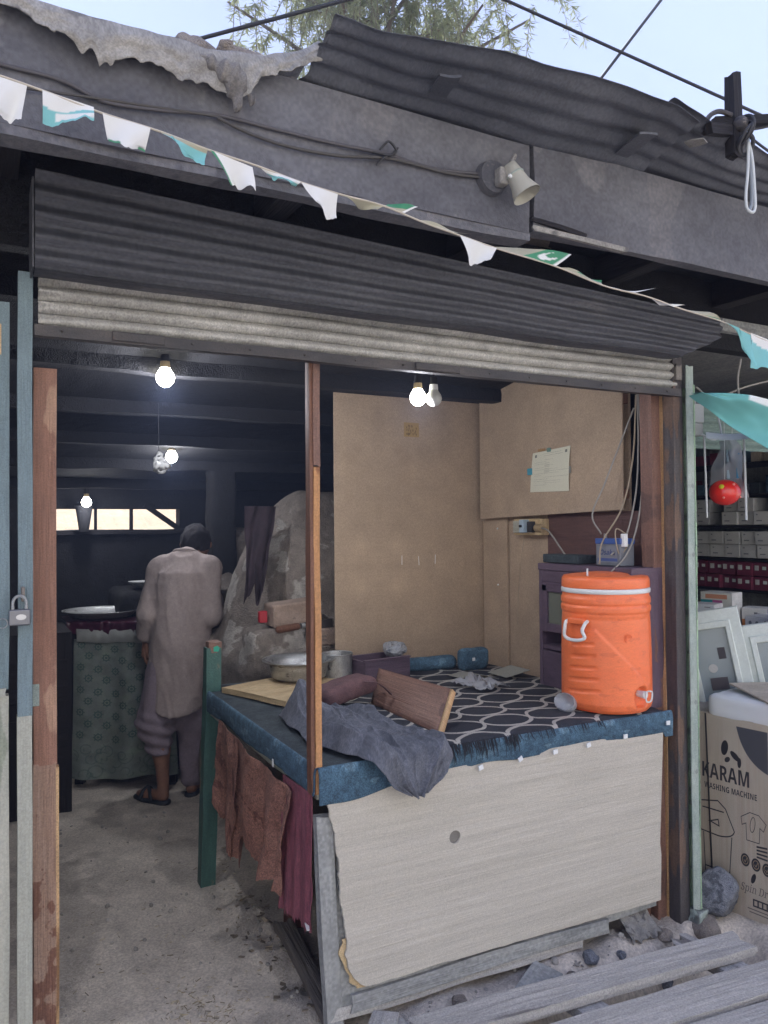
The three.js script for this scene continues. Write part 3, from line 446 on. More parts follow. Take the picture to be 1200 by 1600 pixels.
{ // the notice
  const p = thing('paper_notice', 'printed white paper notice taped to the upper hardboard', 'paper');
  const m = canvasMat(256, 320, (g, w, h) => {
    g.fillStyle = '#cfcdb9'; g.fillRect(0, 0, w, h); g.fillStyle = '#6f6f66';
    g.fillRect(18, 20, 14, 22); g.fillRect(224, 20, 14, 20);
    for (let r = 0; r < 2; r++) for (let i = 0; i < 26; i++) g.fillRect(70 + i * 5 + r * 10, 22 + r * 16, 2 + rnd() * 3, 2);
    for (let r = 0; r < 14; r++) { const x0 = r % 3 ? 22 : 90, n = 6 + rnd() * 22; for (let i = 0; i < n; i++) { g.globalAlpha = 0.35 + rnd() * 0.4; g.fillRect(x0 + i * 7, 70 + r * 15, 4 + rnd() * 3, 2); } }
    for (let r = 0; r < 6; r++) { g.globalAlpha = 0.5; g.fillRect(92, 96 + r * 14, 34, 3); } g.globalAlpha = 1;
  });
  put(p, 'page', sheet(16, 16, (u, v) => { const z = mix(mix(-0.771, -0.516, u), mix(-0.793, -0.527, u), v), y = mix(mix(1.826, 1.838, u), mix(1.648, 1.643, u), v); return [2.262 - 0.004 * Math.sin(v * 3) * (0.5 + u) - 0.002, y, z, u, 1 - v]; }), m);
  put(p, 'tape', box(0.003, 0.03, 0.035), plain(0x3f8fa3, 0.6), [2.257, 1.743, -0.792]); put(p, 'tape', box(0.003, 0.018, 0.026), plain(0x6d8a80, 0.6), [2.257, 1.832, -0.655]); put(p, 'tape', box(0.003, 0.012, 0.05), plain(0x9c7b52, 0.7), [2.26, 1.836, -0.71]); put(p, 'tape', box(0.003, 0.03, 0.012), plain(0x8d8d86, 0.6), [2.257, 1.735, -0.518]);
}
{ // switch board under it
  const p = thing('switch_box', 'small wooden switch box with breaker under the hanging hardboard', 'switch box', [2.285, 1.488, -0.82]);
  put(p, 'back_box', box(0.05, 0.075, 0.2), M.ply); put(p, 'breaker', box(0.04, 0.06, 0.03), plain(0x9fb3c2, 0.5), [-0.04, 0.004, 0.0]); put(p, 'switch_plate', box(0.012, 0.055, 0.075), M.paleWood, [-0.03, 0, -0.055]); put(p, 'breaker_toggle', box(0.012, 0.012, 0.012), M.black, [-0.064, 0.004, 0]); put(p, 'dark_fuse', box(0.03, 0.05, 0.03), M.cable, [-0.035, 0, 0.045]); put(p, 'plug', new THREE.CylinderGeometry(0.018, 0.018, 0.04, 16).rotateX(Math.PI / 2), M.ply, [-0.03, -0.005, 0.095]);
  tag(put(scene, 'plug_cable', tube([[2.255, 1.483, -0.71], [2.22, 1.47, -0.62], [2.2, 1.38, -0.5], [2.17, 1.30, -0.38], [2.12, 1.31, -0.3]], 0.004), M.cableGrey), 'grey cable looping from the switch box toward the cooler', 'cable');
  tag(put(scene, 'thin_wire', tube([[2.26, 1.45, -0.84], [2.275, 1.25, -0.9], [2.28, 1.02, -0.93]], 0.0015), M.cableTan), 'thin wire hanging straight down from the switch box', 'wire');
}

// ------------------------------------------------------------------ purple cabinet, battery
{
  const p = thing('purple_cabinet', 'dark purple wooden cabinet with glass pane and open shelf', 'cabinet', [2.215, CT, -0.31]);
  const sd = (n, w, h, d, x, y, z, m = M.purple) => put(p, n, box(w, h, d, 0.004), m, [x, y, z]);
  sd('top', 0.18, 0.03, 0.54, 0, 0.51, 0); sd('side_panel', 0.17, 0.5, 0.02, 0, 0.25, -0.26); sd('side_panel', 0.17, 0.5, 0.02, 0, 0.25, 0.26); sd('back_panel', 0.012, 0.5, 0.5, 0.078, 0.25, 0, M.maroonWood);
  sd('shelf', 0.16, 0.018, 0.5, 0, 0.245, 0); sd('shelf', 0.16, 0.018, 0.5, 0, 0.17, 0); sd('drawer_front', 0.02, 0.15, 0.5, -0.072, 0.08, 0); sd('top_rail', 0.02, 0.05, 0.5, -0.075, 0.47, 0);
  const d = sd('door', 0.018, 0.04, 0.26, -0.078, 0.425, -0.12); put(d, 'door_stile', box(0.018, 0.2, 0.035), M.purple, [0, -0.09, -0.112]); put(d, 'door_stile', box(0.018, 0.2, 0.035), M.purple, [0, -0.09, 0.112]); put(d, 'door_rail', box(0.018, 0.035, 0.19), M.purple, [0, -0.17, 0]); put(d, 'pane', box(0.003, 0.14, 0.19, 0.001), plain(0x6f7468, 0.25, 0.1), [0.002, -0.088, 0]);
  sd('ledge_slab', 0.1, 0.035, 0.22, -0.02, 0.545, -0.15, M.felt);
  const b = thing('battery', 'small grey blue battery on the cabinet with wires clipped on', 'battery', [2.2, CT + 0.526, -0.2]);
  put(b, 'case', box(0.075, 0.085, 0.13, 0.004), plain(0x72767c, 0.55), [0, 0.043, 0]); put(b, 'cover', box(0.079, 0.022, 0.134, 0.003), plain(0x3c5a9a, 0.5), [0, 0.096, 0]);
  put(b, 'label', new THREE.PlaneGeometry(0.105, 0.062), canvasMat(128, 76, (g, w, h) => { g.fillStyle = '#7b8088'; g.fillRect(0, 0, w, h); g.fillStyle = '#2e3c6e'; g.font = 'bold italic 34px sans-serif'; g.fillText('Osaka', 12, 40); g.fillStyle = '#4b5b8c'; g.fillRect(0, 56, w, 14); }), [-0.0388, 0.045, 0], [0, -Math.PI / 2, 0]);
  for (const z of [-0.05, 0.05]) put(b, 'terminal', new THREE.CylinderGeometry(0.007, 0.008, 0.02, 10), M.alu, [0, 0.115, z]);
  put(b, 'terminal_clamp', box(0.02, 0.05, 0.02), M.white, [-0.02, 0.1, 0.07]);
}
[[[2.258, 2.0, -0.13], [2.25, 1.8, -0.12], [2.24, 1.6, -0.13], [2.19, 1.42, -0.15], [2.15, 1.38, -0.17]], [[2.262, 2.0, -0.14], [2.25, 1.75, -0.15], [2.22, 1.56, -0.18], [2.15, 1.42, -0.22], [2.12, 1.345, -0.2]], [[2.254, 2.0, -0.12], [2.25, 1.7, -0.1], [2.23, 1.5, -0.11], [2.18, 1.38, -0.12], [2.10, 1.31, -0.13]], [[2.2, 1.46, -0.14], [2.16, 1.48, -0.15], [2.15, 1.42, -0.14], [2.17, 1.38, -0.14], [2.2, 1.42, -0.13]], [[2.26, 1.95, -0.15], [2.2, 1.66, -0.25], [2.16, 1.53, -0.28], [2.15, 1.46, -0.22]]].forEach((p, i) =>
  tag(put(scene, 'post_wire', tube(p, i === 3 ? 0.0025 : 0.0035), i % 2 ? M.cableTan : M.cableGrey), ['grey wire running down the right post, nearest the post', 'tan wire slanting from the post to the battery', 'grey wire sagging lowest behind the cooler lid', 'small looped wire at the battery terminal', 'grey wire stretched across the dark gap by the post'][i], 'wire', 'wires beside the right post'));

// ------------------------------------------------------------------ orange cooler
{
  const p = thing('water_cooler', 'large orange plastic water cooler standing on the counter', 'cooler', [2.085, CT + 0.012, -0.135]);
  const th0 = 85 * R, thH = 170 * R, PR = [[0, 0.150], [0.012, 0.160], [0.03, 0.164], [0.2, 0.163], [0.32, 0.160], [0.352, 0.158], [0.36, 0.162], [0.375, 0.163], [0.382, 0.158], [0.39, 0.162], [0.405, 0.162], [0.415, 0.157], [0.425, 0.157]];
  put(p, 'body', sheet(220, 150, (u, v) => {
    const th = u * Math.PI * 2, y = v * 0.425; let r = pw(PR, y)[0]; let dt = th - th0; if (dt < -Math.PI) dt += 2 * Math.PI; if (dt > Math.PI) dt -= 2 * Math.PI; let dh = th - 165 * R; if (dh > Math.PI) dh -= 2 * Math.PI;
    const ax = dt * 0.163, ay = y - 0.062; const q = Math.hypot(ax, ay > 0 ? ay : ay * 0.6); r -= 0.02 * (1 - sstep(0.026, 0.036, q)) * (y > 0.02 ? 1 : 0); // tap recess
    const hx = dh * 0.163; for (let k = 0; k < 5; k++) { const w = 0.055 + 0.006 * (4 - k), yy = y - 0.075 - k * 0.042 - 0.1 * 0; r -= 0.004 * (1 - sstep(0.004, 0.009, Math.abs(yy + 0.05 * (hx / 0.2) * 0.3))) * (1 - sstep(w * 0.6, w, Math.abs(hx))); }
    const sx = (th - 110 * R) * 0.163, line = 0.265 - (0.5 - (sx + 0.05) * 2.6) * 0; const dg = y - clamp(0.285 + (sx - 0.09) * 0.98, 0.10, 0.30); if (th > 60 * R && th < 170 * R) r -= 0.004 * sstep(-0.006, 0.004, dg) * sstep(60, 75, th / R) * (1 - sstep(158, 170, th / R)) * (1 - sstep(0.33, 0.35, y));
    if (y < 0.03) r -= 0.006 * (1 - sstep(0.06, 0.1, Math.abs(dh * 0.163 - 0.02))) * (1 - y / 0.03);
    return [r * Math.cos(th), y, r * Math.sin(th), u, v];
  }), M.orange);
  put(p, 'base', new THREE.CircleGeometry(0.152, 40).rotateX(Math.PI / 2), M.orange, [0, 0.003, 0]);
  put(p, 'band', new THREE.LatheGeometry([[0.155, 0.424], [0.161, 0.426], [0.1615, 0.436], [0.160, 0.442], [0.155, 0.443]].map(a => new THREE.Vector2(...a)), 64), M.whitePlastic);
  const lid = put(p, 'lid', new THREE.LatheGeometry([[0.155, 0.443], [0.160, 0.445], [0.159, 0.474], [0.153, 0.485], [0.13, 0.489], [0.1, 0.487], [0.085, 0.494], [0.06, 0.497], [0, 0.498]].map(a => new THREE.Vector2(...a)), 64), M.orange);
  put(lid, 'hose', tube([[-0.1, 0.47, 0.02], [-0.105, 0.495, 0.02], [-0.095, 0.512, 0.01]], 0.0035), M.whitePlastic);
  const H = (t, r, y) => [r * Math.cos(thH + t), y, r * Math.sin(thH + t)];
  put(p, 'handle', tube([H(-0.24, 0.162, 0.328), H(-0.24, 0.18, 0.322), H(-0.2, 0.19, 0.297), H(-0.24, 0.188, 0.272), H(-0.12, 0.19, 0.262), H(0.12, 0.19, 0.262), H(0.24, 0.188, 0.272), H(0.22, 0.19, 0.297), H(0.24, 0.18, 0.322), H(0.24, 0.162, 0.328)], 0.0065, 80), M.whitePlastic);
  put(p, 'handle_mount', box(0.02, 0.022, 0.075, 0.006), M.orange, [0.168 * Math.cos(thH), 0.326, 0.168 * Math.sin(thH)], [0, -thH, 0]);
  const T = (r, y, dx = 0) => [r * Math.cos(th0) - dx * Math.sin(th0), y, r * Math.sin(th0) + dx * Math.cos(th0)];
  const tap = put(p, 'tap', new THREE.CylinderGeometry(0.011, 0.014, 0.036, 16).rotateZ(Math.PI / 2).rotateY(-th0), M.whitePlastic, T(0.16, 0.068));
  put(tap, 'lever', tube([T(0.02, 0.012, -0.01), T(0.03, 0.012, -0.018), T(0.03, -0.02, -0.014), T(0.03, -0.02, 0.009), T(0.03, 0.01, 0.012), T(0.02, 0.012, -0.01)], 0.003, 40), M.whitePlastic);
  const e = 105 * R; put(p, 'emblem', new THREE.TorusGeometry(0.014, 0.0012, 5, 24, 4.4).rotateY(Math.PI / 2 - e), M.orange, [0.1605 * Math.cos(e), 0.27, 0.1605 * Math.sin(e)]);
  put(p, 'emblem', new THREE.TorusGeometry(0.008, 0.0012, 5, 20, 4).rotateY(Math.PI / 2 - e), M.orange, [0.1605 * Math.cos(e), 0.27, 0.1605 * Math.sin(e)]);
}
tag(put(scene, 'white_cup', uvm(sdfGeo((x, y, z) => Math.max(Math.hypot(x, y, z * 0.8) - 0.035, -(Math.hypot(x, y - 0.014, z * 0.8) - 0.03)), [-0.05, -0.05, -0.06], [0.05, 0.05, 0.06], 0.004)), M.bag, [1.90, CT + 0.038, -0.15], [0.2, 0.3, 1.0]), 'small white plastic cup tipped over beside the cooler', 'cup');

// ------------------------------------------------------------------ things lying on the counter
{ // grey shawl over the corner, one end hanging over the front
  const outline = [[0, 0.95, 1.02], [0.2, 0.94, 1.18], [0.5, 0.92, 1.25], [0.75, 0.96, 1.275], [0.86, 1.02, 1.27], [0.95, 1.07, 1.24], [1, 1.13, 1.19]];
  const g = sheet(150, 150, (u, v) => {
    const [a, b] = pw(outline, v), e = 0.01 * noise(v * 9, 3), x = mix(a, b, u) + e; let y, z;
    const rg = (a, b, c) => Math.pow(1 - Math.abs(noise(a, b, c)), 2.5), f = (rg(u * 3.0 + v * 2.4, v * 2.2 - u * 1.8, 2) * 0.05 + rg(u * 5.5 - v * 4, v * 4.5 + u * 4, 8) * 0.022 + rg(u * 13 + v * 7, v * 9 - u * 6, 4) * 0.010 + 0.006 * fbm(u * 16, v * 14, 5, 3)), em = Math.min(1, 9 * Math.min(u, 1 - u)) * Math.min(1, 7 * v);
    const hump = 0.10 * Math.exp(-Math.pow((u - 0.3) / 0.2, 2) - Math.pow((v - 0.12) / 0.14, 2)) + 0.012 * Math.exp(-Math.pow((u - 0.7) / 0.25, 2) - Math.pow((v - 0.5) / 0.2, 2));
    if (v < 0.8) { z = mix(-0.62, 0.0, v / 0.8) + 0.03 * noise(u * 4, v * 3, 4) * (1 - v); y = CT + 0.014 + (f + hump) * em; }
    else { const k = (v - 0.8) / 0.2; z = 0.0 + 0.05 * Math.sin(Math.min(1, k * 3) * Math.PI / 2) + f * 0.6; y = CT + 0.014 + (f + hump) * em * (1 - k) - 0.13 * Math.max(0, k - 0.12) - 0.01 * Math.sin(u * 3) * k; if (u > 0.5) y += 0.0; }
    return [x, y, z, x * 1.2, v * 0.8];
  }, null, 0.003);
  const p = thing('grey_shawl', 'crumpled slate grey shawl draped over the counter corner', 'cloth'); put(p, 'wool', g, M.shawl);
  const lint = []; for (let i = 0; i < 14; i++) lint.push(new THREE.BoxGeometry(0.002, 0.0015, 0.012).rotateY(rr(0, 3)).translate(rr(1.0, 1.32), CT + 0.085 + rr(-0.01, 0.01), rr(-0.2, -0.05)));
}
{
  const p = thing('brown_pouch', 'soft brown leather pouch with strap on the shawl', 'pouch', [1.20, CT + 0.085, -0.56]);
  put(p, 'bag', uvm(sdfGeo((x, y, z) => rbox(x, y + 0.1 * x * x, z, [0, 0, 0], [0.13, 0.035, 0.06], 0.03) + 0.008 * fbm(x * 18, y * 18, z * 18, 3), [-0.18, -0.07, -0.1], [0.18, 0.07, 0.1], 0.007)), M.pouch, [0, 0, 0], [0, 0.35, 0.08]);
  put(p, 'strap', sheet(24, 3, (u, v) => [0.06 + 0.09 * u, 0.03 - 0.05 * u + 0.02 * Math.sin(u * 3), 0.05 + 0.04 * u + (v - 0.5) * 0.018], null, 0.003), M.pouch);
}
{ // brown wood board leaning
  const p = thing('leaning_board', 'reddish brown wooden board propped tilted on the counter', 'board'), C = [[1.33, 0.822, -0.60], [1.322, 0.822, -0.10], [1.402, 0.937, -0.67], [1.44, 0.937, -0.2]], q = (u, v) => [0, 1, 2].map(k => mix(mix(C[2][k], C[3][k], u), mix(C[0][k], C[1][k], u), v));
  put(p, 'face', sheet(20, 8, (u, v) => [...q(u * 0.985, v), u * 0.5, v * 0.2], null, 0.018), M.redWood); put(p, 'raw_edge', sheet(1, 8, (u, v) => [...q(0.987 + u * 0.03, v), v * 0.2, u * 0.02], null, 0.019), M.tanWood);
}
tag(put(scene, 'bread_board', board(0.46, 0.022, 0.4, 73, 0.002, 0.004), M.ply, [1.18, CT + 0.014, -1.0], [0, 0.35, 0]), 'flat pale wooden board under the metal basin', 'board');
{
  const p = thing('metal_basin', 'dented aluminium basin with wide rim on the wooden board', 'basin', [1.24, CT + 0.026, -1.12]);
  put(p, 'bowl', new THREE.LatheGeometry([[0, 0.004], [0.10, 0.002], [0.118, 0.012], [0.128, 0.06], [0.133, 0.078], [0.158, 0.082], [0.160, 0.087], [0.131, 0.083], [0.122, 0.06], [0.11, 0.016], [0, 0.01]].map(a => new THREE.Vector2(...a)), 64), M.alu);
  const q = thing('steel_canister', 'small dented metal pot behind the split batten', 'pot', [1.415, CT + 0.01, -1.1]);
  put(q, 'pot', new THREE.LatheGeometry([[0, 0.002], [0.06, 0.002], [0.066, 0.01], [0.067, 0.11], [0.07, 0.115], [0.064, 0.112], [0.061, 0.012], [0, 0.008]].map(a => new THREE.Vector2(...a)), 40), M.alu); put(q, 'rim', new THREE.TorusGeometry(0.068, 0.003, 6, 36).rotateX(Math.PI / 2), M.alu, [0, 0.113, 0]);
}
// mud ledge with blocks and cleaver
tag(put(scene, 'brick_block', box(0.25, 0.11, 0.11, 0.012), M.brick, [1.345, 1.085, -1.47], [0.05, 0.12, 0.06]), 'long pale mud brick on the oven ledge', 'brick');
tag(put(scene, 'brick_block', box(0.13, 0.085, 0.1, 0.012), M.brick, [1.52, 0.965, -1.42], [0, -0.2, 0]), 'short pinkish brick by the hardboard edge', 'brick');
tag(put(scene, 'red_packet', box(0.04, 0.055, 0.03, 0.006), plain(0xa01f2a, 0.5), [1.185, 1.075, -1.44]), 'small red packet beside the mud brick', 'packet');
{ const p = thing('cleaver', 'cleaver with dark wooden handle resting on the brick', 'cleaver', [1.28, 1.025, -1.355], 0.2); put(p, 'handle', new THREE.CapsuleGeometry(0.017, 0.1, 6, 14).rotateZ(Math.PI / 2 + 0.06), M.brownWood); put(p, 'ferrule', new THREE.CylinderGeometry(0.014, 0.014, 0.02, 12).rotateZ(Math.PI / 2), M.alu, [0.08, 0.004, 0]); put(p, 'blade', slab([[0, 0.02], [0.16, 0.025], [0.17, -0.06], [0.01, -0.065]], 0.003, 0.0005), M.darkSteel, [0.09, 0, 0]); }
{ const p = thing('wooden_box', 'small dark purple open wooden box on the counter', 'box', [1.60, CT + 0.05, -1.08], 0.1); for (const [w, d, x, z] of [[0.24, 0.012, 0, 0.09], [0.24, 0.012, 0, -0.09], [0.012, 0.17, 0.114, 0], [0.012, 0.17, -0.114, 0]]) put(p, 'side_panel', box(w, 0.09, d, 0.002), M.purple, [x, 0, z]); put(p, 'bottom', box(0.22, 0.008, 0.17, 0.002), M.purple, [0, -0.04, 0]); put(p, 'lid_strip', box(0.245, 0.006, 0.02, 0.002), M.purple, [0, 0.049, 0.09]); }
function crumple(s, r, k) { return uvm(sdfGeo((x, y, z) => Math.abs(Math.hypot(x, y * 1.5, z) - r + k * r * fbm(x * 26 + s, y * 26, z * 26, 3)) - 0.002, [-r * 1.5, -r * 1.2, -r * 1.5], [r * 1.5, r * 1.2, r * 1.5], r / 16)); }
tag(put(scene, 'plastic_bag', sheet(26, 22, (u, v) => [1.86 + (u - 0.5) * (0.19 - 0.06 * v), CT + 0.022 + 0.035 * Math.abs(noise(u * 5, v * 5, 3)) * 4 * u * (1 - u) + 0.012 * Math.abs(noise(u * 11, v * 9, 5)), -0.62 + (v - 0.5) * 0.2 + 0.03 * noise(u * 3, 4)]), M.bag), 'crumpled clear plastic bag lying on the trellis rug', 'plastic bag');
tag(put(scene, 'grey_pouch_bag', crumple(3, 0.055, 0.35), M.bag, [1.70, CT + 0.12, -1.1]), 'crumpled grey plastic bag beside the purple box', 'plastic bag');
{ // rolled blue mat at the rear
  const p = thing('rolled_mat', 'rolled blue felt mat along the back of the counter', 'mat'); put(p, 'roll', uvm(sdfGeo((x, y, z) => smin(cap(x, y, z, [1.66, 0.835, -1.17], [1.98, 0.85, -1.06], 0.03, 0.035), rbox(x, y, z, [2.06, 0.87, -0.98], [0.075, 0.05, 0.03], 0.02), 0.03) + 0.006 * fbm(x * 16, y * 16, z * 16, 3), [1.58, 0.78, -1.26], [2.2, 0.95, -0.88], 0.01)), M.blue);
  put(p, 'fixing_tab', box(0.015, 0.015, 0.004), M.white, [2.04, 0.875, -0.945]);
  tag(put(scene, 'folded_paper', sheet(14, 10, (u, v) => [mix(1.86, 2.02, u), CT + 0.02 + 0.012 * Math.sin(u * 4) + 0.006 * v, -0.88 + v * 0.11 + 0.05 * u], null, 0.003), plain(0x8b8b82, 0.9)), 'grey folded card in front of the rolled mat', 'card');
  tag(put(scene, 'folded_paper', sheet(14, 10, (u, v) => [mix(2.05, 2.15, u), CT + 0.02 + 0.03 * u, -0.85 + v * 0.14 + 0.04 * u], null, 0.003), plain(0x8e8e84, 0.9)), 'curled grey card scrap beside the cabinet', 'card');
}

// ------------------------------------------------------------------ mud oven and hearth
tag(put(scene, 'clay_oven', uvm(sdfGeo((x, y, z) => {
  let d = rbox(x, y, z, [1.72, 0.45, -1.98], [0.62, 0.47, 0.56], 0.12); const k = clamp((y - 0.85) / 0.75); const cx = mix(1.66, 1.70, k), r = 0.52 * Math.sqrt(Math.max(0.03, 1 - Math.pow(Math.max(0, y - 0.8) / 0.92, 2)));
  const c = Math.max(Math.hypot(x - cx, (z + 1.98) * 1.1) - r, y - 1.69, 0.5 - y); d = smin(d, c, 0.12); d = smin(d, rbox(x, y, z, [1.38, 0.9, -1.5], [0.26, 0.12, 0.12], 0.05), 0.06);
  return (d + 0.03 * fbm(x * 4.5, y * 4.5, z * 4.5, 3) + 0.005 * noise(x * 26, y * 26, z * 26)) * 0.8;
}, [1.0, -0.05, -2.62], [2.36, 1.75, -1.30], 0.022)), M.mudPale), 'large domed clay oven smeared with pale ash', 'oven');
tag(put(scene, 'mud_hearth', uvm(sdfGeo((x, y, z) => (smin(rbox(x, y, z, [1.36, 0.55, -2.62], [0.24, 0.58, 0.26], 0.14), rbox(x, y, z, [1.5, 1.2, -2.85], [0.2, 0.3, 0.16], 0.1), 0.14) + 0.03 * fbm(x * 6, y * 6, z * 6, 4)) * 0.8, [1.0, -0.05, -3.1], [1.85, 1.6, -2.25], 0.022)), M.mud), 'rounded dark mud hearth wall beside the man', 'hearth');
tag(put(scene, 'dark_rag', sheet(30, 40, (u, v) => { const w = 0.06 * (1 - 0.7 * v); return [1.22 + (u - 0.5) * w * 2 - 0.10 * v + 0.05 * u, 1.60 - v * (0.42 + 0.08 * noise(u * 4, 3)), -1.62 + 0.16 * v + 0.015 * Math.sin(u * 11 + v * 3) + 0.02 * noise(v * 4, u * 4, 3), u * 0.3, v * 0.5]; }, null, 0.003), surf(0x2a2228, 0x392e35, { size: 0.4, n: 256, rough: 0.95 })), 'dark purplish rag hanging against the clay oven', 'cloth');

// ------------------------------------------------------------------ serving table in the room
{
  const p = thing('serving_table', 'narrow dark table behind the patterned skirt cloth', 'table', [0.86, 0, -2.86], -0.49);
  put(p, 'top', box(0.62, 0.03, 0.46), M.sootWood, [0, 0.9, 0]); for (const x of [-0.27, 0.27]) for (const z of [-0.19, 0.19]) put(p, 'leg', box(0.05, 0.9, 0.05), M.sootWood, [x, 0.44, z]);
  const cm = canvasMat(512, 768, (g, w, h) => {
    g.fillStyle = '#7b857f'; g.fillRect(0, 0, w, h);
    for (let i = 0; i < 900; i++) { g.globalAlpha = 0.06; g.fillStyle = rnd() < 0.5 ? '#3d4c48' : '#8d938a'; const r = 10 + rnd() * 40; g.beginPath(); g.arc(rnd() * w, rnd() * h, r, 0, 7); g.fill(); }
    g.globalAlpha = 0.75; for (let r = 0; r < 9; r++) for (let c = 0; c < 6; c++) { const x = 40 + c * 86 + (r % 2) * 40, y = 30 + r * 62 + 14 * ((c * 7) % 3); g.strokeStyle = '#37504a'; g.lineWidth = 6; g.beginPath(); g.arc(x, y, 15, 0, 7); g.stroke(); g.fillStyle = '#3f574f'; g.beginPath(); g.arc(x, y, 7, 0, 7); g.fill(); for (let k = 0; k < 8; k++) { g.beginPath(); g.arc(x + 21 * Math.cos(k * 0.785), y + 21 * Math.sin(k * 0.785), 3, 0, 7); g.fill(); } }
    g.globalAlpha = 0.3; g.strokeStyle = '#38524b'; g.lineWidth = 7; for (let i = 0; i < 40; i++) { const x = rnd() * w, y = 590 + rnd() * 160; g.beginPath(); g.arc(x, y, 10 + rnd() * 26, rnd() * 6, rnd() * 6 + 2); g.stroke(); }
  }, 0.95);
  const P0 = [0.49, -2.735], P1 = [0.99, -2.47];
  const cl = thing('skirt_cloth', 'grey green cloth printed with dark rosettes hanging from the table', 'tablecloth');
  put(cl, 'drop', sheet(90, 60, (u, v) => { const fl = 0.02 * v, w = mix(0.0, 1, u), x = mix(P0[0] - 0.03 * v, P1[0] + 0.02 * v, w), z = mix(P0[1], P1[1], w), f = 0.014 * Math.sin(u * 15 + 1.5 * noise(v * 2, u * 3, 2)) * (0.3 + v) + 0.02 * fbm(u * 5, v * 3, 6, 3); const n = [-0.47, 0.88]; return [x + n[0] * (fl * -1 + f), 0.86 - v * (0.79 + 0.012 * Math.sin(u * 5)), z + n[1] * (fl + f), u, 1 - v]; }, null, 0.003), cm);
  put(cl, 'pale_hem', sheet(60, 6, (u, v) => { const x = mix(P0[0] + 0.01, P1[0], u), z = mix(P0[1] + 0.022, P1[1] + 0.022, u); return [x, 0.915 - v * 0.075 + 0.006 * noise(u * 9, 2), z + 0.012 * Math.sin(v * 3) + 0.004 * noise(u * 20, v)]; }, null, 0.003), plain(0x8e918d, 0.7));
  const mp = thing('plastic_cover', 'shiny maroon plastic cover spread under the tray', 'cover'); put(mp, 'film', sheet(70, 12, (u, v) => { const x = mix(0.45, 1.0, u), z = mix(-2.745, -2.44, u); const k = sstep(0.3, 0.6, v); return [x - 0.25 * (1 - k) * (1 - v) * 0, 0.962 - 0.07 * Math.max(0, v - 0.4) / 0.6 + 0.004 * noise(u * 24, v * 3), z - 0.3 * (1 - Math.min(1, v / 0.4)) + 0.012 * Math.abs(noise(u * 26, v * 2, 3))]; }, null, 0.002), plain(0x43162a, 0.28, 0, { clearcoat: 0.6, clearcoatRoughness: 0.25 }));
  const tr = thing('tray', 'round aluminium tray resting on the serving table', 'tray', [0.66, 0.97, -2.86]);
  put(tr, 'dish', new THREE.LatheGeometry([[0, 0], [0.17, 0], [0.2, 0.028], [0.225, 0.036], [0.226, 0.04], [0.2, 0.033], [0.17, 0.006], [0, 0.006]].map(a => new THREE.Vector2(...a)), 64), M.alu);
  const ck = thing('dark_cupboard', 'low dark wooden cupboard left of the serving table', 'cupboard', [0.26, 0, -2.6]); put(ck, 'carcass', box(0.36, 0.95, 0.5), M.sootWood, [0, 0.475, 0]); for (const y of [0.7, 0.4]) put(ck, 'drawer_front', box(0.32, 0.22, 0.01), M.sootWood, [0, y, 0.256]);
  const bw = thing('white_bowl', 'white bowl standing on the rear hearth shelf', 'bowl', [0.93, 1.12, -3.0]); put(bw, 'dish', new THREE.LatheGeometry([[0, 0], [0.04, 0.0], [0.09, 0.035], [0.095, 0.04], [0.04, 0.008], [0, 0.008]].map(a => new THREE.Vector2(...a)), 36), M.white);
  const st = thing('rear_stand', 'dark mud stand against the rear wall under the bowl', 'stand', [0.98, 0, -3.1]); put(st, 'plinth', uvm(sdfGeo((x, y, z) => rbox(x, y, z, [0, 0.55, 0], [0.22, 0.56, 0.3], 0.05) + 0.02 * fbm(x * 8, y * 8, z * 8, 3), [-0.3, -0.06, -0.4], [0.3, 1.2, 0.4], 0.03)), M.soot);
}
{ // hanging things in the room
  const b = thing('hanging_bag', 'small clear plastic bag hanging from the ceiling near the second bulb', 'plastic bag', [0.723, 1.815, -1.512]);
  put(b, 'film', uvm(sdfGeo((x, y, z) => Math.abs(cap(x, y, z, [0, 0.03, 0], [0.01, -0.03, 0], 0.006, 0.036) + 0.01 * noise(x * 50, y * 50, z * 50)) - 0.003, [-0.06, -0.09, -0.06], [0.07, 0.06, 0.06], 0.005)), plain(0xcfd0ce, 0.25, 0, { transmission: 0.3, thickness: 0 })); put(b, 'cord', tube([[0, 0.03, 0], [0, 0.25, 0]], 0.0015), M.cable);
  const f = thing('tin_funnel', 'dark tin funnel hanging in front of the rear window', 'funnel', [0.62, 1.56, -3.4]); put(f, 'cone', new THREE.CylinderGeometry(0.055, 0.03, 0.17, 24, 1, true), M.soot); put(f, 'collar', new THREE.TorusGeometry(0.055, 0.004, 6, 24).rotateX(Math.PI / 2), M.soot, [0, 0.085, 0]);
}
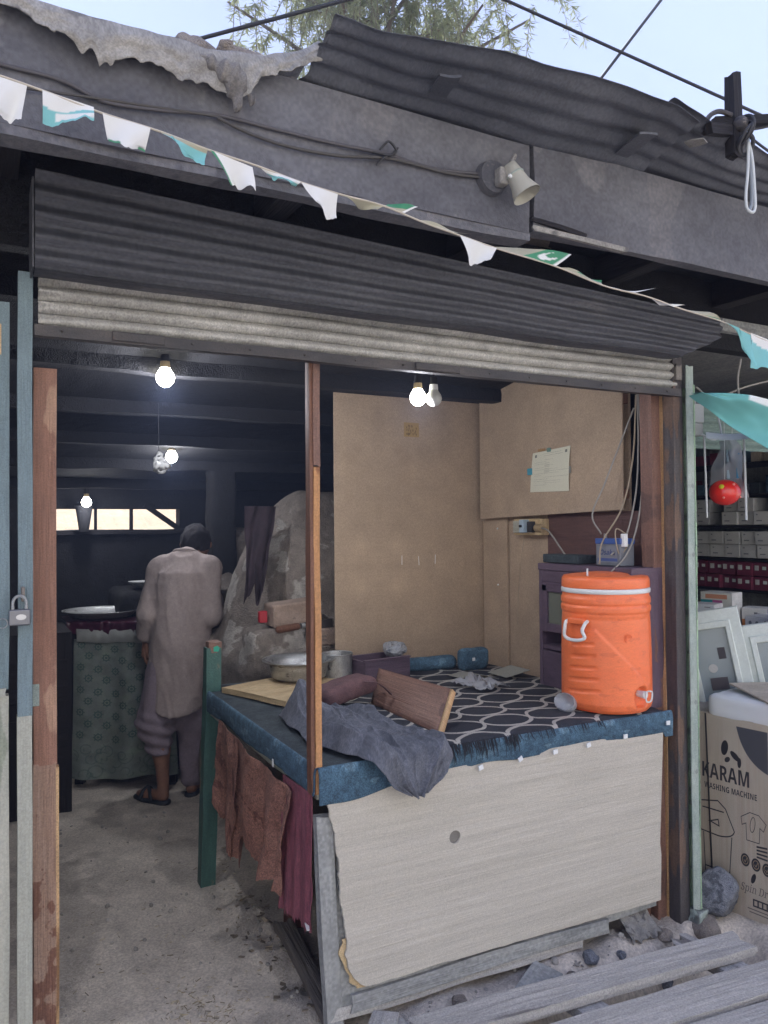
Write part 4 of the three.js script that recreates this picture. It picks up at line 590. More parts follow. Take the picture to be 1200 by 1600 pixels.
function bulb(x, y, z, r, power, label, lit = true) {
  const g = thing('light_bulb', label, 'light bulb', [x, y, z], 0, 'bare bulbs under the ceiling');
  const glow = lit ? plain(0xf4f4ee, 0.4, 0, { emissive: 0xfbf7ea, emissiveIntensity: 3 }) : plain(0xb9bab2, 0.35);
  put(g, 'globe', new THREE.LatheGeometry([[0, -1], [0.5, -0.87], [0.87, -0.5], [1, 0], [0.9, 0.42], [0.62, 0.85], [0.5, 1.1]].map(a => new THREE.Vector2(a[0] * r, a[1] * r)), 28), glow);
  put(g, 'neck', new THREE.CylinderGeometry(r * 0.5, r * 0.55, r * 0.7, 20), lit ? M.ply : M.whitePlastic, [0, r * 1.4, 0]); put(g, 'socket', new THREE.CylinderGeometry(r * 0.42, r * 0.5, r, 16), M.black, [0, r * 2.2, 0]); put(g, 'flex', tube([[0, r * 2.6, 0], [0.003, r * 3.4, 0], [0, r * 3.4 + 0.12, 0]], 0.002), M.cable);
  if (lit) { const l = new THREE.PointLight(0xf2f4ff, power, 0, 2); l.position.set(0, -r * 1.25, 0); l.castShadow = true; l.shadow.radius = 1; g.add(l); }
}
bulb(0.642, 2.08, -0.985, 0.036, 0.16, 'lit bulb hanging nearest the doorway');
bulb(1.41, 1.962, -0.359, 0.030, 0.07, 'lit bulb over the counter beside the unlit one');
bulb(1.461, 1.958, -0.332, 0.029, 0, 'unlit white bulb beside the lit one over the counter', false);
bulb(0.974, 1.90, -2.396, 0.034, 0.09, 'lit bulb in the middle of the dark room');
bulb(0.62, 1.665, -3.265, 0.032, 0.04, 'lit bulb deepest in the room near the rear window');

// ------------------------------------------------------------------ the man
{
  const man = thing('person', 'man in a mauve grey tunic and loose trousers standing with back turned', 'person', [0.945, 0.0, -2.275], -27.7 * R);
  const S = { hipL: [-0.03, 0.80, 0], hipR: [0.12, 0.80, 0], kL: [-0.075, 0.43, -0.03], aL: [-0.04, 0.085, 0.03], kR: [0.095, 0.44, -0.08], aR: [0.085, 0.085, -0.10], shL: [-0.065, 1.27, -0.01], shR: [0.205, 1.27, -0.01], eL: [-0.115, 1.03, 0.06], wL: [-0.15, 0.87, -0.03], eR: [0.225, 1.02, 0.03], wR: [0.19, 1.08, -0.22], neck: [0.07, 1.33, -0.03], head: [0.10, 1.405, -0.155] };
  const bodyF = (x, y, z) => {
    let d = cap(x, y, z, [0.06, 1.16, -0.01], [0.05, 0.86, 0], 0.105, 0.105); d = smin(d, cap(x, y, z, S.shL, S.shR, 0.055, 0.055), 0.06); d = smin(d, cap(x, y, z, [0.07, 1.25, -0.03], S.head, 0.05, 0.048), 0.03);
    d = smin(d, Math.hypot((x - S.head[0]) / 0.85, (y - S.head[1]) / 1.08, (z - S.head[2])) - 0.09, 0.02); d = smin(d, cap(x, y, z, [0.10, 1.355, -0.235], [0.10, 1.345, -0.21], 0.03, 0.045), 0.03); // jaw
    d = smin(d, cap(x, y, z, [0.10, 1.385, -0.262], [0.10, 1.41, -0.245], 0.013, 0.01), 0.01); // nose
    for (const s of [-1, 1]) d = smin(d, Math.hypot((x - 0.10 - s * 0.08) * 1.8, y - 1.40, (z + 0.145) * 1.4) - 0.024, 0.008);
    for (const [a, b, c] of [[S.shL, S.eL, S.wL], [S.shR, S.eR, S.wR]]) { d = smin(d, cap(x, y, z, a, b, 0.046, 0.036), 0.03); d = smin(d, cap(x, y, z, b, c, 0.037, 0.024), 0.015); }
    for (const [h, k, a] of [[S.hipL, S.kL, S.aL], [S.hipR, S.kR, S.aR]]) { d = smin(d, cap(x, y, z, h, k, 0.085, 0.055), 0.05); d = smin(d, cap(x, y, z, k, a, 0.05, 0.032), 0.03); const m = k.map((v, i) => mix(v, a[i], 0.3)); d = smin(d, Math.hypot(x - m[0], (y - m[1]) * 0.5, z - m[2] - 0.015) - 0.05, 0.04); }
    d = smin(d, cap(x, y, z, [-0.035, 0.04, 0.045], [-0.15, 0.032, -0.02], 0.03, 0.028), 0.03); d = smin(d, cap(x, y, z, [-0.14, 0.03, -0.01], [-0.195, 0.024, -0.05], 0.03, 0.02), 0.02); // left foot, turned out
    d = smin(d, cap(x, y, z, [0.085, 0.04, -0.075], [0.10, 0.032, -0.22], 0.03, 0.028), 0.03); d = smin(d, cap(x, y, z, [0.10, 0.03, -0.2], [0.105, 0.024, -0.28], 0.034, 0.02), 0.02);
    return d;
  };
  const handF = (w, dir, s) => (x, y, z) => { // palm and five fingers below the wrist
    const P = (a, b, c) => [w[0] + a * s, w[1] + b * dir[1] - c * dir[2], w[2] + b * dir[2] + c * dir[1]]; let d = cap(x, y, z, P(0, 0, 0), P(0, 0.075, 0), 0.02, 0.026);
    for (let k = 0; k < 4; k++) { const q = (k - 1.5) * 0.017, l = [0.062, 0.075, 0.07, 0.055][k]; let f = cap(x, y, z, P(0.002, 0.07, q), P(0.006, 0.07 + l * 0.5, q * 1.1), 0.0095, 0.009); f = smin(f, cap(x, y, z, P(0.006, 0.07 + l * 0.5, q * 1.1), P(0.022, 0.07 + l, q * 1.1), 0.009, 0.0075), 0.004); d = smin(d, f, 0.004); }
    let t = cap(x, y, z, P(0.01, 0.02, -0.02), P(0.02, 0.055, -0.042), 0.012, 0.010); t = smin(t, cap(x, y, z, P(0.02, 0.055, -0.042), P(0.028, 0.085, -0.045), 0.010, 0.008), 0.004); return smin(d, t, 0.008);
  };
  const bg = sdfGeo(bodyF, [-0.28, -0.02, -0.34], [0.38, 1.6, 0.2], 0.012), lh = sdfGeo(handF(S.wL, [0, -1, 0], 1), [-0.25, 0.66, -0.13], [-0.08, 0.92, 0.06], 0.004), rh = sdfGeo(handF(S.wR, [0, -0.2, -0.98], -1), [0.12, 0.98, -0.42], [0.3, 1.16, -0.18], 0.004);
  put(man, 'body', uvm(mergeGeometries([bg, lh, rh])), M.skin);
  const fold = (x, y, z) => 0.010 * Math.abs(noise(x * 13, y * 1.8, z * 13)) + 0.007 * Math.abs(noise(x * 30 + y * 6, y * 4, z * 26)) + 0.006 * Math.abs(noise(x * 8 + y * 3, y * 13, z * 9)) - 0.007;
  const kT = [[0.45, 0.022, 0.148, 0.125], [0.6, 0.03, 0.160, 0.12], [0.85, 0.05, 0.165, 0.145], [1.0, 0.06, 0.165, 0.148], [1.15, 0.066, 0.167, 0.145], [1.25, 0.068, 0.155, 0.13], [1.31, 0.07, 0.10, 0.09], [1.36, 0.07, 0.055, 0.06]];
  put(man, 'tunic', uvm(sdfGeo((x, y, z) => {
    const [cx, a, b] = pw(kT, y), q = Math.hypot((x - cx) / a, z / b); let d = (q - 1) * Math.min(a, b); const hem = 0.475 + 1.6 * Math.pow(Math.abs(x - 0.04), 2) * 1.3; d = Math.max(d, hem - y, y - 1.345);
    d = smin(d, cap(x, y, z, S.shL, S.eL, 0.062, 0.056), 0.035); d = smin(d, cap(x, y, z, S.eL, [-0.145, 0.915, -0.01], 0.056, 0.046), 0.02); d = smin(d, cap(x, y, z, S.shR, S.eR, 0.062, 0.058), 0.035); d = smin(d, cap(x, y, z, S.eR, S.wR, 0.064, 0.046), 0.02); d = smin(d, cap(x, y, z, S.shL, [0.07, 1.33, -0.02], 0.06, 0.05), 0.04); d = smin(d, cap(x, y, z, S.shR, [0.07, 1.33, -0.02], 0.06, 0.05), 0.04);
    return (d + fold(x, y, z)) * 0.85;
  }, [-0.3, 0.42, -0.32], [0.4, 1.44, 0.22], 0.0075)), M.kameez);
  put(man, 'collar', new THREE.TorusGeometry(0.062, 0.011, 8, 28).rotateX(Math.PI / 2 - 0.35), M.kameez, [0.07, 1.355, -0.035]);
  put(man, 'trousers', uvm(sdfGeo((x, y, z) => {
    let l = smin(cap(x, y, z, [-0.02, 0.72, 0], [-0.095, 0.43, -0.01], 0.115, 0.098), cap(x, y, z, [-0.09, 0.42, -0.01], [-0.07, 0.29, 0.0], 0.088, 0.068), 0.05); l = Math.max(l, 0.262 - y); l += 0.007 * Math.sin(y * 95 + 26 * x) * sstep(0.55, 0.40, y);
    let r = smin(cap(x, y, z, [0.1, 0.72, -0.02], [0.095, 0.42, -0.07], 0.11, 0.082), cap(x, y, z, [0.095, 0.42, -0.07], [0.082, 0.10, -0.10], 0.08, 0.062), 0.05); r = Math.max(r, 0.045 - y);
    return (smin(l, r, 0.02) + 0.006 * noise(x * 26, y * 8, z * 26) + 0.004 * noise(x * 16, y * 24, z * 16)) * 0.85;
  }, [-0.26, 0.02, -0.25], [0.28, 0.86, 0.16], 0.009)), M.shalwar);
  put(man, 'hair', uvm(sdfGeo((x, y, z) => Math.max(Math.hypot((x - 0.10) / 0.88, (y - 1.415) / 1.05, z + 0.15) - 0.098, 1.36 - y + 0.3 * Math.max(0, -0.08 - z)) + 0.006 * noise(x * 40, y * 40, z * 40) + 0.003 * noise(x * 90, y * 30, z * 90), [-0.05, 1.33, -0.28], [0.24, 1.58, 0.03], 0.007)), M.hair);
  const sole = (a, b, c) => uvm(sdfGeo((x, y, z) => { const q = Math.min(cap(x, 0, z, [a[0], 0, a[1]], [b[0], 0, b[1]], 0.036, 0.042), cap(x, 0, z, [b[0], 0, b[1]], [c[0], 0, c[1]], 0.042, 0.036)); return Math.max(q, Math.abs(y - 0.01) - 0.011); }, [-0.3, -0.02, -0.36], [0.2, 0.04, 0.12], 0.007));
  const strap = (a, b, h) => tube([[a[0], 0.015, a[1]], [mix(a[0], b[0], 0.25), h * 0.85, mix(a[1], b[1], 0.25)], [mix(a[0], b[0], 0.5), h, mix(a[1], b[1], 0.5)], [mix(a[0], b[0], 0.75), h * 0.85, mix(a[1], b[1], 0.75)], [b[0], 0.015, b[1]]], 0.011, 24);
  const s1 = put(man, 'sandal', sole([-0.03, 0.05], [-0.14, -0.01], [-0.19, -0.045]), M.sandal); put(s1, 'strap', strap([-0.17, 0.03], [-0.12, -0.07], 0.062), M.sandal); put(s1, 'strap', strap([-0.1, 0.055], [-0.17, -0.09], 0.066), M.sandal);
  const s2 = put(man, 'sandal', sole([0.085, -0.07], [0.10, -0.2], [0.105, -0.27]), M.sandal); put(s2, 'strap', strap([0.055, -0.2], [0.145, -0.2], 0.066), M.sandal);
}

// ------------------------------------------------------------------ bunting
{
  const str = [[0.014, 2.326], [0.105, 2.315], [0.211, 2.298], [0.317, 2.288], [0.42, 2.272], [0.521, 2.261], [0.619, 2.246], [0.71, 2.238], [0.823, 2.232], [0.925, 2.213], [1.028, 2.199], [1.126, 2.186], [1.324, 2.168], [1.493, 2.14], [1.647, 2.132], [1.786, 2.114], [1.96, 2.097], [2.08, 2.074], [2.255, 2.046], [2.7, 2.0]];
  const p = thing('bunting', 'sagging string of small white and green paper flags across the front', 'bunting');
  put(p, 'cord', tube([[-0.5, 2.36, 0.5], ...str.map(a => [a[0], a[1], 0.5])], 0.0022, 160), plain(0xb9b0a0, 0.8));
  const W = [0.80, 0.80, 0.77], T = [0.22, 0.55, 0.56], G = [0.05, 0.27, 0.13], K = [0.42, 0.40, 0.29];
  const F = [
    [[[0.026, 2.322], [0.079, 2.316], [0.069, 2.252], [0.026, 2.245]], () => W], [[[0.105, 2.315], [0.195, 2.305], [0.195, 2.28], [0.106, 2.253]], (u, v) => v > 0.45 + 0.1 * Math.sin(u * 5) && !(u > 0.25 && v > 0.6 && v < 0.85) ? T : W], [[[0.211, 2.298], [0.301, 2.29], [0.292, 2.244], [0.223, 2.241]], (u, v) => v > 0.93 && (u < 0.3 || u > 0.8) ? G : W],
    [[[0.317, 2.288], [0.416, 2.274], [0.407, 2.241], [0.342, 2.272]], (u, v) => v > 0.3 ? T : K], [[[0.42, 2.272], [0.51, 2.255], [0.514, 2.207], [0.465, 2.215]], (u, v) => u < 0.1 ? G : W], [[[0.521, 2.261], [0.619, 2.246], [0.607, 2.235], [0.561, 2.244]], (u, v) => v > 0.5 ? T : W], [[[0.619, 2.246], [0.706, 2.236], [0.702, 2.176], [0.656, 2.197]], () => W], [[[0.71, 2.238], [0.823, 2.232], [0.806, 2.221], [0.758, 2.228]], () => K],
    [[[0.819, 2.231], [0.876, 2.225], [0.925, 2.257], [0.843, 2.247]], (u, v) => u > 0.85 ? W : v > 0.3 ? G : K], [[[0.89, 2.217], [0.996, 2.202], [1.083, 2.217], [0.942, 2.219]], () => K], [[[1.028, 2.199], [1.138, 2.185], [1.11, 2.149], [1.055, 2.137]], () => W],
    [[[1.126, 2.186], [1.324, 2.168], [1.394, 2.216], [1.215, 2.206]], (u, v) => { const q = Math.hypot((u - 0.72) * 2.2, v - 0.5), q2 = Math.hypot((u - 0.75) * 2.2, v - 0.62); return u > 0.95 ? W : u > 0.45 ? (q < 0.34 && q2 > 0.26 ? W : G) : K; }], [[[1.324, 2.168], [1.487, 2.139], [1.498, 2.161], [1.371, 2.172]], (u, v) => v > 0.6 && u > 0.3 ? G : K], [[[1.493, 2.14], [1.599, 2.135], [1.682, 2.16], [1.54, 2.139]], () => W], [[[1.647, 2.132], [1.752, 2.115], [1.817, 2.134], [1.722, 2.122]], () => W], [[[1.786, 2.114], [1.946, 2.101], [2.017, 2.1], [1.906, 2.121]], (u, v) => u > 0.55 ? G : K], [[[1.96, 2.097], [2.08, 2.07], [2.092, 1.973], [2.031, 2.08]], () => T], [[[2.08, 2.077], [2.193, 2.06], [2.191, 1.982], [2.092, 1.973]], (u, v) => v > 0.35 + 0.3 * (u - 0.5) ? T : W]];
  const fm = new THREE.MeshPhysicalMaterial({ vertexColors: true, roughness: 0.8, side: THREE.DoubleSide, transmission: 0.25, thickness: 0 });
  F.forEach(([c, cf], i) => {
    const up = c[3][1] > c[0][1] - 0.012;
    put(p, 'flag', sheet(26, 18, (u, v) => { const a = [mix(c[0][0], c[1][0], u), mix(c[0][1], c[1][1], u)], b = [mix(c[3][0], c[2][0], u), mix(c[3][1], c[2][1], u)], rg = v > 0.85 && !up ? 0.006 * noise(u * 5, i) + 0.0015 * noise(u * 16, i) : 0; return [mix(a[0], b[0], v), mix(a[1], b[1], v) + rg - 0.004 * Math.sin(u * 3.1) * v, 0.502 + (up ? -0.012 * v : 0) + 0.012 * Math.sin(u * 5 + i * 2 + v * 2) * v]; }, cf), fm);
  });
  const tb = thing('teal_flag', 'large teal flag corner blowing in at the right', 'flag');
  put(tb, 'cloth', sheet(40, 24, (u, v) => { const x = mix(2.18, 2.85, u), t = 1.948 - 0.02 * u + 0.012 * Math.sin(u * 4), b = mix(1.94, 1.66, u); return [x, mix(t, b, v), 0.2 + 0.03 * Math.sin(v * 3.5 + u * 4) + 0.01 * noise(u * 6, v * 5), u, v]; }, (u, v) => v < 0.16 && u > 0.35 && u < 0.62 ? [0.7, 0.75, 0.75] : [0.12, 0.36, 0.35], 0.0012), new THREE.MeshPhysicalMaterial({ vertexColors: true, roughness: 0.9, side: THREE.DoubleSide }));
}

// ------------------------------------------------------------------ fascia wires and the old lamp holder
tag(put(scene, 'fascia_cable', tube([[-0.5, 2.42], [0.025, 2.395], [0.15, 2.391], [0.223, 2.37], [0.337, 2.379], [0.46, 2.398], [0.592, 2.398], [0.734, 2.398], [0.869, 2.403], [1.014, 2.396], [1.16, 2.412]].map(a => [a[0], a[1], 0.409]), 0.0045, 120), plain(0x4b484a, 0.7)), 'upper black cable clipped along the fascia to the lamp holder', 'cable');
tag(put(scene, 'fascia_cable', tube([[0.46, 2.392], [0.532, 2.374], [0.622, 2.365], [0.75, 2.371], [0.886, 2.393], [1.052, 2.392], [1.16, 2.402]].map(a => [a[0], a[1], 0.411]), 0.004, 80), plain(0x45423f, 0.7)), 'lower sagging black cable on the fascia left of the lamp holder', 'cable');
tag(put(scene, 'fascia_cable', tube([[-0.5, 2.38], [0.03, 2.355], [0.12, 2.362], [0.223, 2.372], [0.46, 2.394]].map(a => [a[0], a[1], 0.412]), 0.003, 60), plain(0x45423f, 0.7)), 'thin black cable joining the fascia cables at far left', 'cable');
tag(put(scene, 'wire_knot', uvm(mergeGeometries([tube([[0.86, 2.41, 0.41], [0.88, 2.43, 0.42], [0.9, 2.41, 0.42], [0.87, 2.39, 0.42], [0.85, 2.37, 0.41]], 0.003), tube([[0.84, 2.40, 0.41], [0.88, 2.395, 0.425], [0.91, 2.425, 0.41]], 0.003)])), M.cable), 'twisted knot of wire on the fascia cable', 'wire');
{
  const p = thing('lamp_holder', 'old pale bell shaped lamp holder on a round block under the eave', 'lamp', [1.19, 2.405, 0.4]);
  put(p, 'base_block', new THREE.CylinderGeometry(0.042, 0.046, 0.025, 28).rotateX(Math.PI / 2), M.fascia, [0, 0.002, 0.012]); put(p, 'bracket', box(0.03, 0.045, 0.03, 0.006), M.tarp, [0.012, -0.004, 0.038]);
  const sh = put(p, 'shade', new THREE.LatheGeometry([[0, 0.05], [0.018, 0.048], [0.022, 0.02], [0.026, -0.01], [0.038, -0.045], [0.036, -0.045], [0.024, -0.01], [0.0, 0.03]].map(a => new THREE.Vector2(...a)), 36), plain(0xa8a597, 0.6), [0.045, -0.018, 0.065], [-0.35, 0, 0.35]);
  put(sh, 'collar', new THREE.TorusGeometry(0.022, 0.003, 6, 24).rotateX(Math.PI / 2), M.paleSteel, [0, 0.018, 0]);
  put(p, 'thumb_screw', new THREE.CylinderGeometry(0.006, 0.006, 0.03, 10), M.tarp, [0.035, 0.04, 0.055], [0, 0, -0.5]); put(p, 'thumb_screw', new THREE.CylinderGeometry(0.005, 0.005, 0.014, 10).rotateZ(1.2), M.white, [0.02, -0.012, 0.066]);
}

// ------------------------------------------------------------------ bracket with cable coil at the roof corner, overhead wires
{
  const p = thing('service_bracket', 'weathered timber stub with coiled service cable at the roof corner', 'bracket', [1.94, 2.59, 0.56]);
  put(p, 'stub', board(0.26, 0.034, 0.034, 81, 0.004, 0.02).rotateZ(Math.PI / 2), M.sootWood, [0, 0.09, 0]); put(p, 'arm', board(0.2, 0.026, 0.026, 82, 0.004, 0.03), M.sootWood, [0.02, 0.075, 0.01], [0.0, -0.3, 0.12]);
  put(p, 'arm', board(0.16, 0.03, 0.02, 83, 0.003), M.sootWood, [-0.06, 0.03, 0.01], [0, 0.2, 0.25]);
  for (const [r, t, y, z] of [[0.035, 0.005, 0.05, 0.02], [0.03, 0.005, 0.035, 0.025], [0.04, 0.004, 0.02, 0.02], [0.028, 0.006, 0.0, 0.025]]) put(p, 'cable_coil', new THREE.TorusGeometry(r, t, 7, 24), M.cable, [0.02, y, z], [0.5 + y * 9, y * 30, 0]);
  put(p, 'insulator', new THREE.SphereGeometry(0.022, 14, 10), M.darkSteel, [0.005, 0.06, 0.02]); put(p, 'bent_pipe', tube([[-0.12, 0.01, 0], [-0.105, 0.06, 0], [-0.07, 0.085, 0.005], [-0.02, 0.085, 0.01]], 0.007), M.darkSteel);
  const c = thing('cable_loop', 'long white cable loop hanging from the roof corner bracket', 'cable'); put(c, 'loop', tube([[1.972, 2.60, 0.585], [1.968, 2.52, 0.585], [1.957, 2.43, 0.585], [1.962, 2.402, 0.586], [1.985, 2.398, 0.587], [1.992, 2.41, 0.588], [1.992, 2.48, 0.587], [1.985, 2.56, 0.586], [1.975, 2.62, 0.58]], 0.0045, 90), M.cablePale); put(c, 'loop', tube([[1.98, 2.6, 0.58], [1.986, 2.5, 0.582], [1.984, 2.42, 0.582], [1.97, 2.40, 0.583]], 0.006, 50), plain(0x7f868c, 0.5));
}
const wires = [[[[-0.2, 3.394, -1.97], [0.958, 3.731, -1.352], [1.47, 3.88, -1.08], [3.6, 4.5, 0.05]], 0.009, 'thick overhead cable passing in front of the tree'], [[[0.0, 5.46, -2.39], [2.413, 4.213, -1.143], [3.616, 3.59, -0.524], [4.6, 3.08, -0.02]], 0.008, 'overhead cable slanting down across the sky to the right'], [[[5.5, 6.75, -1.73], [4.689, 5.56, -2.181], [4.302, 4.993, -2.395], [3.5, 3.82, -2.84]], 0.012, 'steep overhead cable crossing the slanting one in the sky'], [[[1.96, 2.64, 0.56], [2.05, 2.66, 0.6], [2.3, 2.76, 0.75], [3.2, 3.1, 1.4]], 0.004, 'service wire leaving the roof bracket toward the street'], [[[1.96, 2.65, 0.56], [2.2, 2.60, 0.55], [3.2, 2.52, 0.5]], 0.004, 'service wire running right from the roof bracket']];
wires.forEach(([p, r, l]) => tag(put(scene, 'overhead_cable', tube(p, r, 40), M.cable), l, 'cable', 'overhead cables'));

// ------------------------------------------------------------------ tree behind
{
  const t = thing('tree', 'tall tree with thin drooping leaves rising behind the roof', 'tree', [4.25, 0.3, -6.2]);
  const limb = (pts, r0, r1) => { const c = new THREE.CatmullRomCurve3(pts.map(V)), g = new THREE.TubeGeometry(c, 16, 1, 7), P = g.attributes.position; for (let i = 0; i <= 16; i++) { const q = c.getPointAt(i / 16), r = mix(r0, r1, i / 16); for (let k = 0; k < 8; k++) { const n = i * 8 + k; P.setXYZ(n, q.x + (P.getX(n) - q.x) * r, q.y + (P.getY(n) - q.y) * r, q.z + (P.getZ(n) - q.z) * r); } } g.computeVertexNormals(); return g; };
  put(t, 'trunk', limb([[0, -0.5, 0], [0.05, 1.6, 0.1], [-0.05, 3.4, 0], [0.1, 5.4, 0.1], [0, 7.5, 0]], 0.2, 0.06), M.bark);
  const LP = [], LN = [], tw = [], tips = [];
  for (let i = 0; i < 64; i++) { const y = 2.4 + i * 0.1, a = i * 2.399, l = rr(0.7, 2.0), e = [Math.cos(a) * l, y + rr(0.3, 1.0), Math.sin(a) * l]; tw.push(limb([[0, y, 0], [e[0] * 0.5, y + 0.5, e[2] * 0.5], e], 0.04, 0.012)); for (let k = 0; k < 18; k++) { const s = rr(0.3, 1.05); tips.push([e[0] * s + rr(-0.3, 0.3), mix(y, e[1], s) + rr(-0.1, 0.4), e[2] * s + rr(-0.3, 0.3)]); } }
  put(t, 'limb', mergeGeometries(tw), M.bark);
  const stems = [];
  for (const p of tips) { // drooping sprays
    const a = rr(0, 6.28), o = rr(0.15, 0.4), L = rr(0.4, 0.9), e = [p[0] + Math.cos(a) * o, p[1] - L, p[2] + Math.sin(a) * o]; const m = [mix(p[0], e[0], 0.6), p[1] + 0.05, mix(p[2], e[2], 0.6)]; const B = (s, k) => (1 - s) * (1 - s) * p[k] + 2 * s * (1 - s) * m[k] + s * s * e[k];
    stems.push(sheet(1, 5, (u, v) => [B(v, 0) + (u - 0.5) * 0.008, B(v, 1), B(v, 2)]));
    for (let n = 0; n < 62; n++) { const s = rr(0.05, 1), c = [B(s, 0), B(s, 1), B(s, 2)], l = rr(0.07, 0.14), w = rr(0.007, 0.013), b = rr(0, 6.28), dr = rr(-1.0, 0.1), d = [Math.cos(b) * Math.cos(dr), Math.sin(dr), Math.sin(b) * Math.cos(dr)], sd = [-Math.sin(b), 0, Math.cos(b)], A = c, Z = c.map((v, k) => v + d[k] * l), Mi = c.map((v, k) => v + d[k] * l * 0.45); const P1 = Mi.map((v, k) => v + sd[k] * w), P2 = Mi.map((v, k) => v - sd[k] * w); LP.push(...A, ...P1, ...P2, ...P1, ...Z, ...P2); }
  }
  put(t, 'twigs', mergeGeometries(stems), M.bark).userData.kind = 'stuff';
  const g = new THREE.BufferGeometry(); g.setAttribute('position', new THREE.Float32BufferAttribute(LP, 3)); g.computeVertexNormals();
  const cf = put(t, 'crown', g, plain(0x98a080, 0.8, 0, { transmission: 0.4, thickness: 0 })); cf.userData.kind = 'stuff';
}

// ------------------------------------------------------------------ walkway planks, stones, litter
{
  const p = thing('plank_walkway', 'weathered grey planks laid over the drain before the shop', 'walkway');
  const pl = (x0, z0, x1, z1, w, y, s, h = 0.03) => put(p, 'plank', board(Math.hypot(x1 - x0, z1 - z0), h, w, s, 0.0035, 0.05), M.plank, [(x0 + x1) / 2, y, (z0 + z1) / 2], [0, -Math.atan2(z1 - z0, x1 - x0), 0]);
  pl(1.08, 0.16, 2.30, 0.28, 0.108, 0.08, 91); pl(1.1, 0.352, 2.42, 0.482, 0.135, 0.08, 92); pl(1.2, 0.515, 2.5, 0.655, 0.14, 0.082, 93); pl(1.1, 0.66, 2.5, 0.81, 0.14, 0.08, 94);
  pl(1.05, 0.02, 1.10, 0.8, 0.1, 0.042, 95, 0.03); pl(2.16, 0.1, 2.22, 0.9, 0.09, 0.042, 96, 0.03); pl(1.62, 0.2, 1.66, 0.85, 0.09, 0.042, 97, 0.03);
  tag(put(scene, 'split_log', board(0.6, 0.035, 0.06, 98, 0.008, 0.05), surf(0x5c5650, 0x77706a, { sx: 1.2, sy: 26, size: 0.5, bump: 0.008 }), [0.957, 0.045, -0.33], [0, 1.50, 0.05]), 'splintered grey timber lying on the floor by the counter corner', 'timber');
  tag(put(scene, 'wood_block', board(0.2, 0.03, 0.075, 99, 0.004, 0.01), M.plank, [1.0, 0.06, 0.10], [0, 0.9, 0]), 'short grey board end at the drain edge below the counter', 'board');
  tag(put(scene, 'wood_block', board(0.17, 0.035, 0.1, 100, 0.004, 0.01), M.greyBoard, [1.58, 0.03, 0.075], [0.2, 0.5, 0]), 'squared grey stone slab beside the walkway planks', 'stone');
  tag(put(scene, 'torn_sack', sheet(24, 14, (u, v) => [mix(2.02, 2.16, u), 0.10 - v * 0.06 + 0.01 * noise(u * 7, v * 4), -0.03 + v * 0.08 + 0.01 * noise(u * 9, v * 6, 4)], null, 0.003), M.tarp), 'torn grey sack scrap under the counter front', 'sack');
}
const stone = (x, y, z, r, s, q, m, label, cat = 'stone') => tag(put(scene, cat === 'rock' ? 'rock' : 'stone', uvm(sdfGeo((a, b, c) => { let d = Math.hypot(a, b * q, c) - r; for (let k = 0; k < 7; k++) { const n = [noise(k * 3.1, s), noise(k * 5.7, s + 3), noise(k * 2.3, s + 7)], l = Math.hypot(...n) || 1; d = Math.max(d, (a * n[0] + b * n[1] + c * n[2]) / l - r * 0.70); } return d + 0.16 * r * fbm(a / r * 2 + s, b / r * 2, c / r * 2, 3); }, [-r * 1.25, -r * 1.25, -r * 1.25], [r * 1.25, r * 1.25, r * 1.25], r / 14)), m, [x, y, z]), label, cat);
stone(2.475, 0.085, -0.005, 0.105, 3, 0.95, M.rock, 'large grey boulder wedged between the post and the carton', 'rock');
stone(2.37, 0.01, 0.05, 0.07, 5, 1.6, M.mudPale, 'flat pale stone at the foot of the steel post');
[[1.30, 0.05, 0.05, 0.03], [1.20, 0.03, 0.09, 0.05], [1.72, 0.05, 0.07, 0.022], [1.82, 0.05, 0.05, 0.03], [2.0, 0.05, 0.1, 0.022], [2.1, 0.04, 0.12, 0.026], [2.17, 0.06, 0.05, 0.03], [1.95, 0.05, 0.06, 0.018]].forEach(([x, y, z, r], i) => stone(x, groundY(x, z) + r * 0.4, z, r, i + 11, 1.3, i % 2 ? M.rock : M.mudPale, ['grey stone under the left part of the panel', 'flat stone by the board end', 'pebble under the middle of the panel', 'stone beneath the broken bottom rail', 'pale pebble before the torn sack', 'pebble between sack and planks', 'stone at the right end of the panel', 'smallest pebble near the torn sack'][i]));
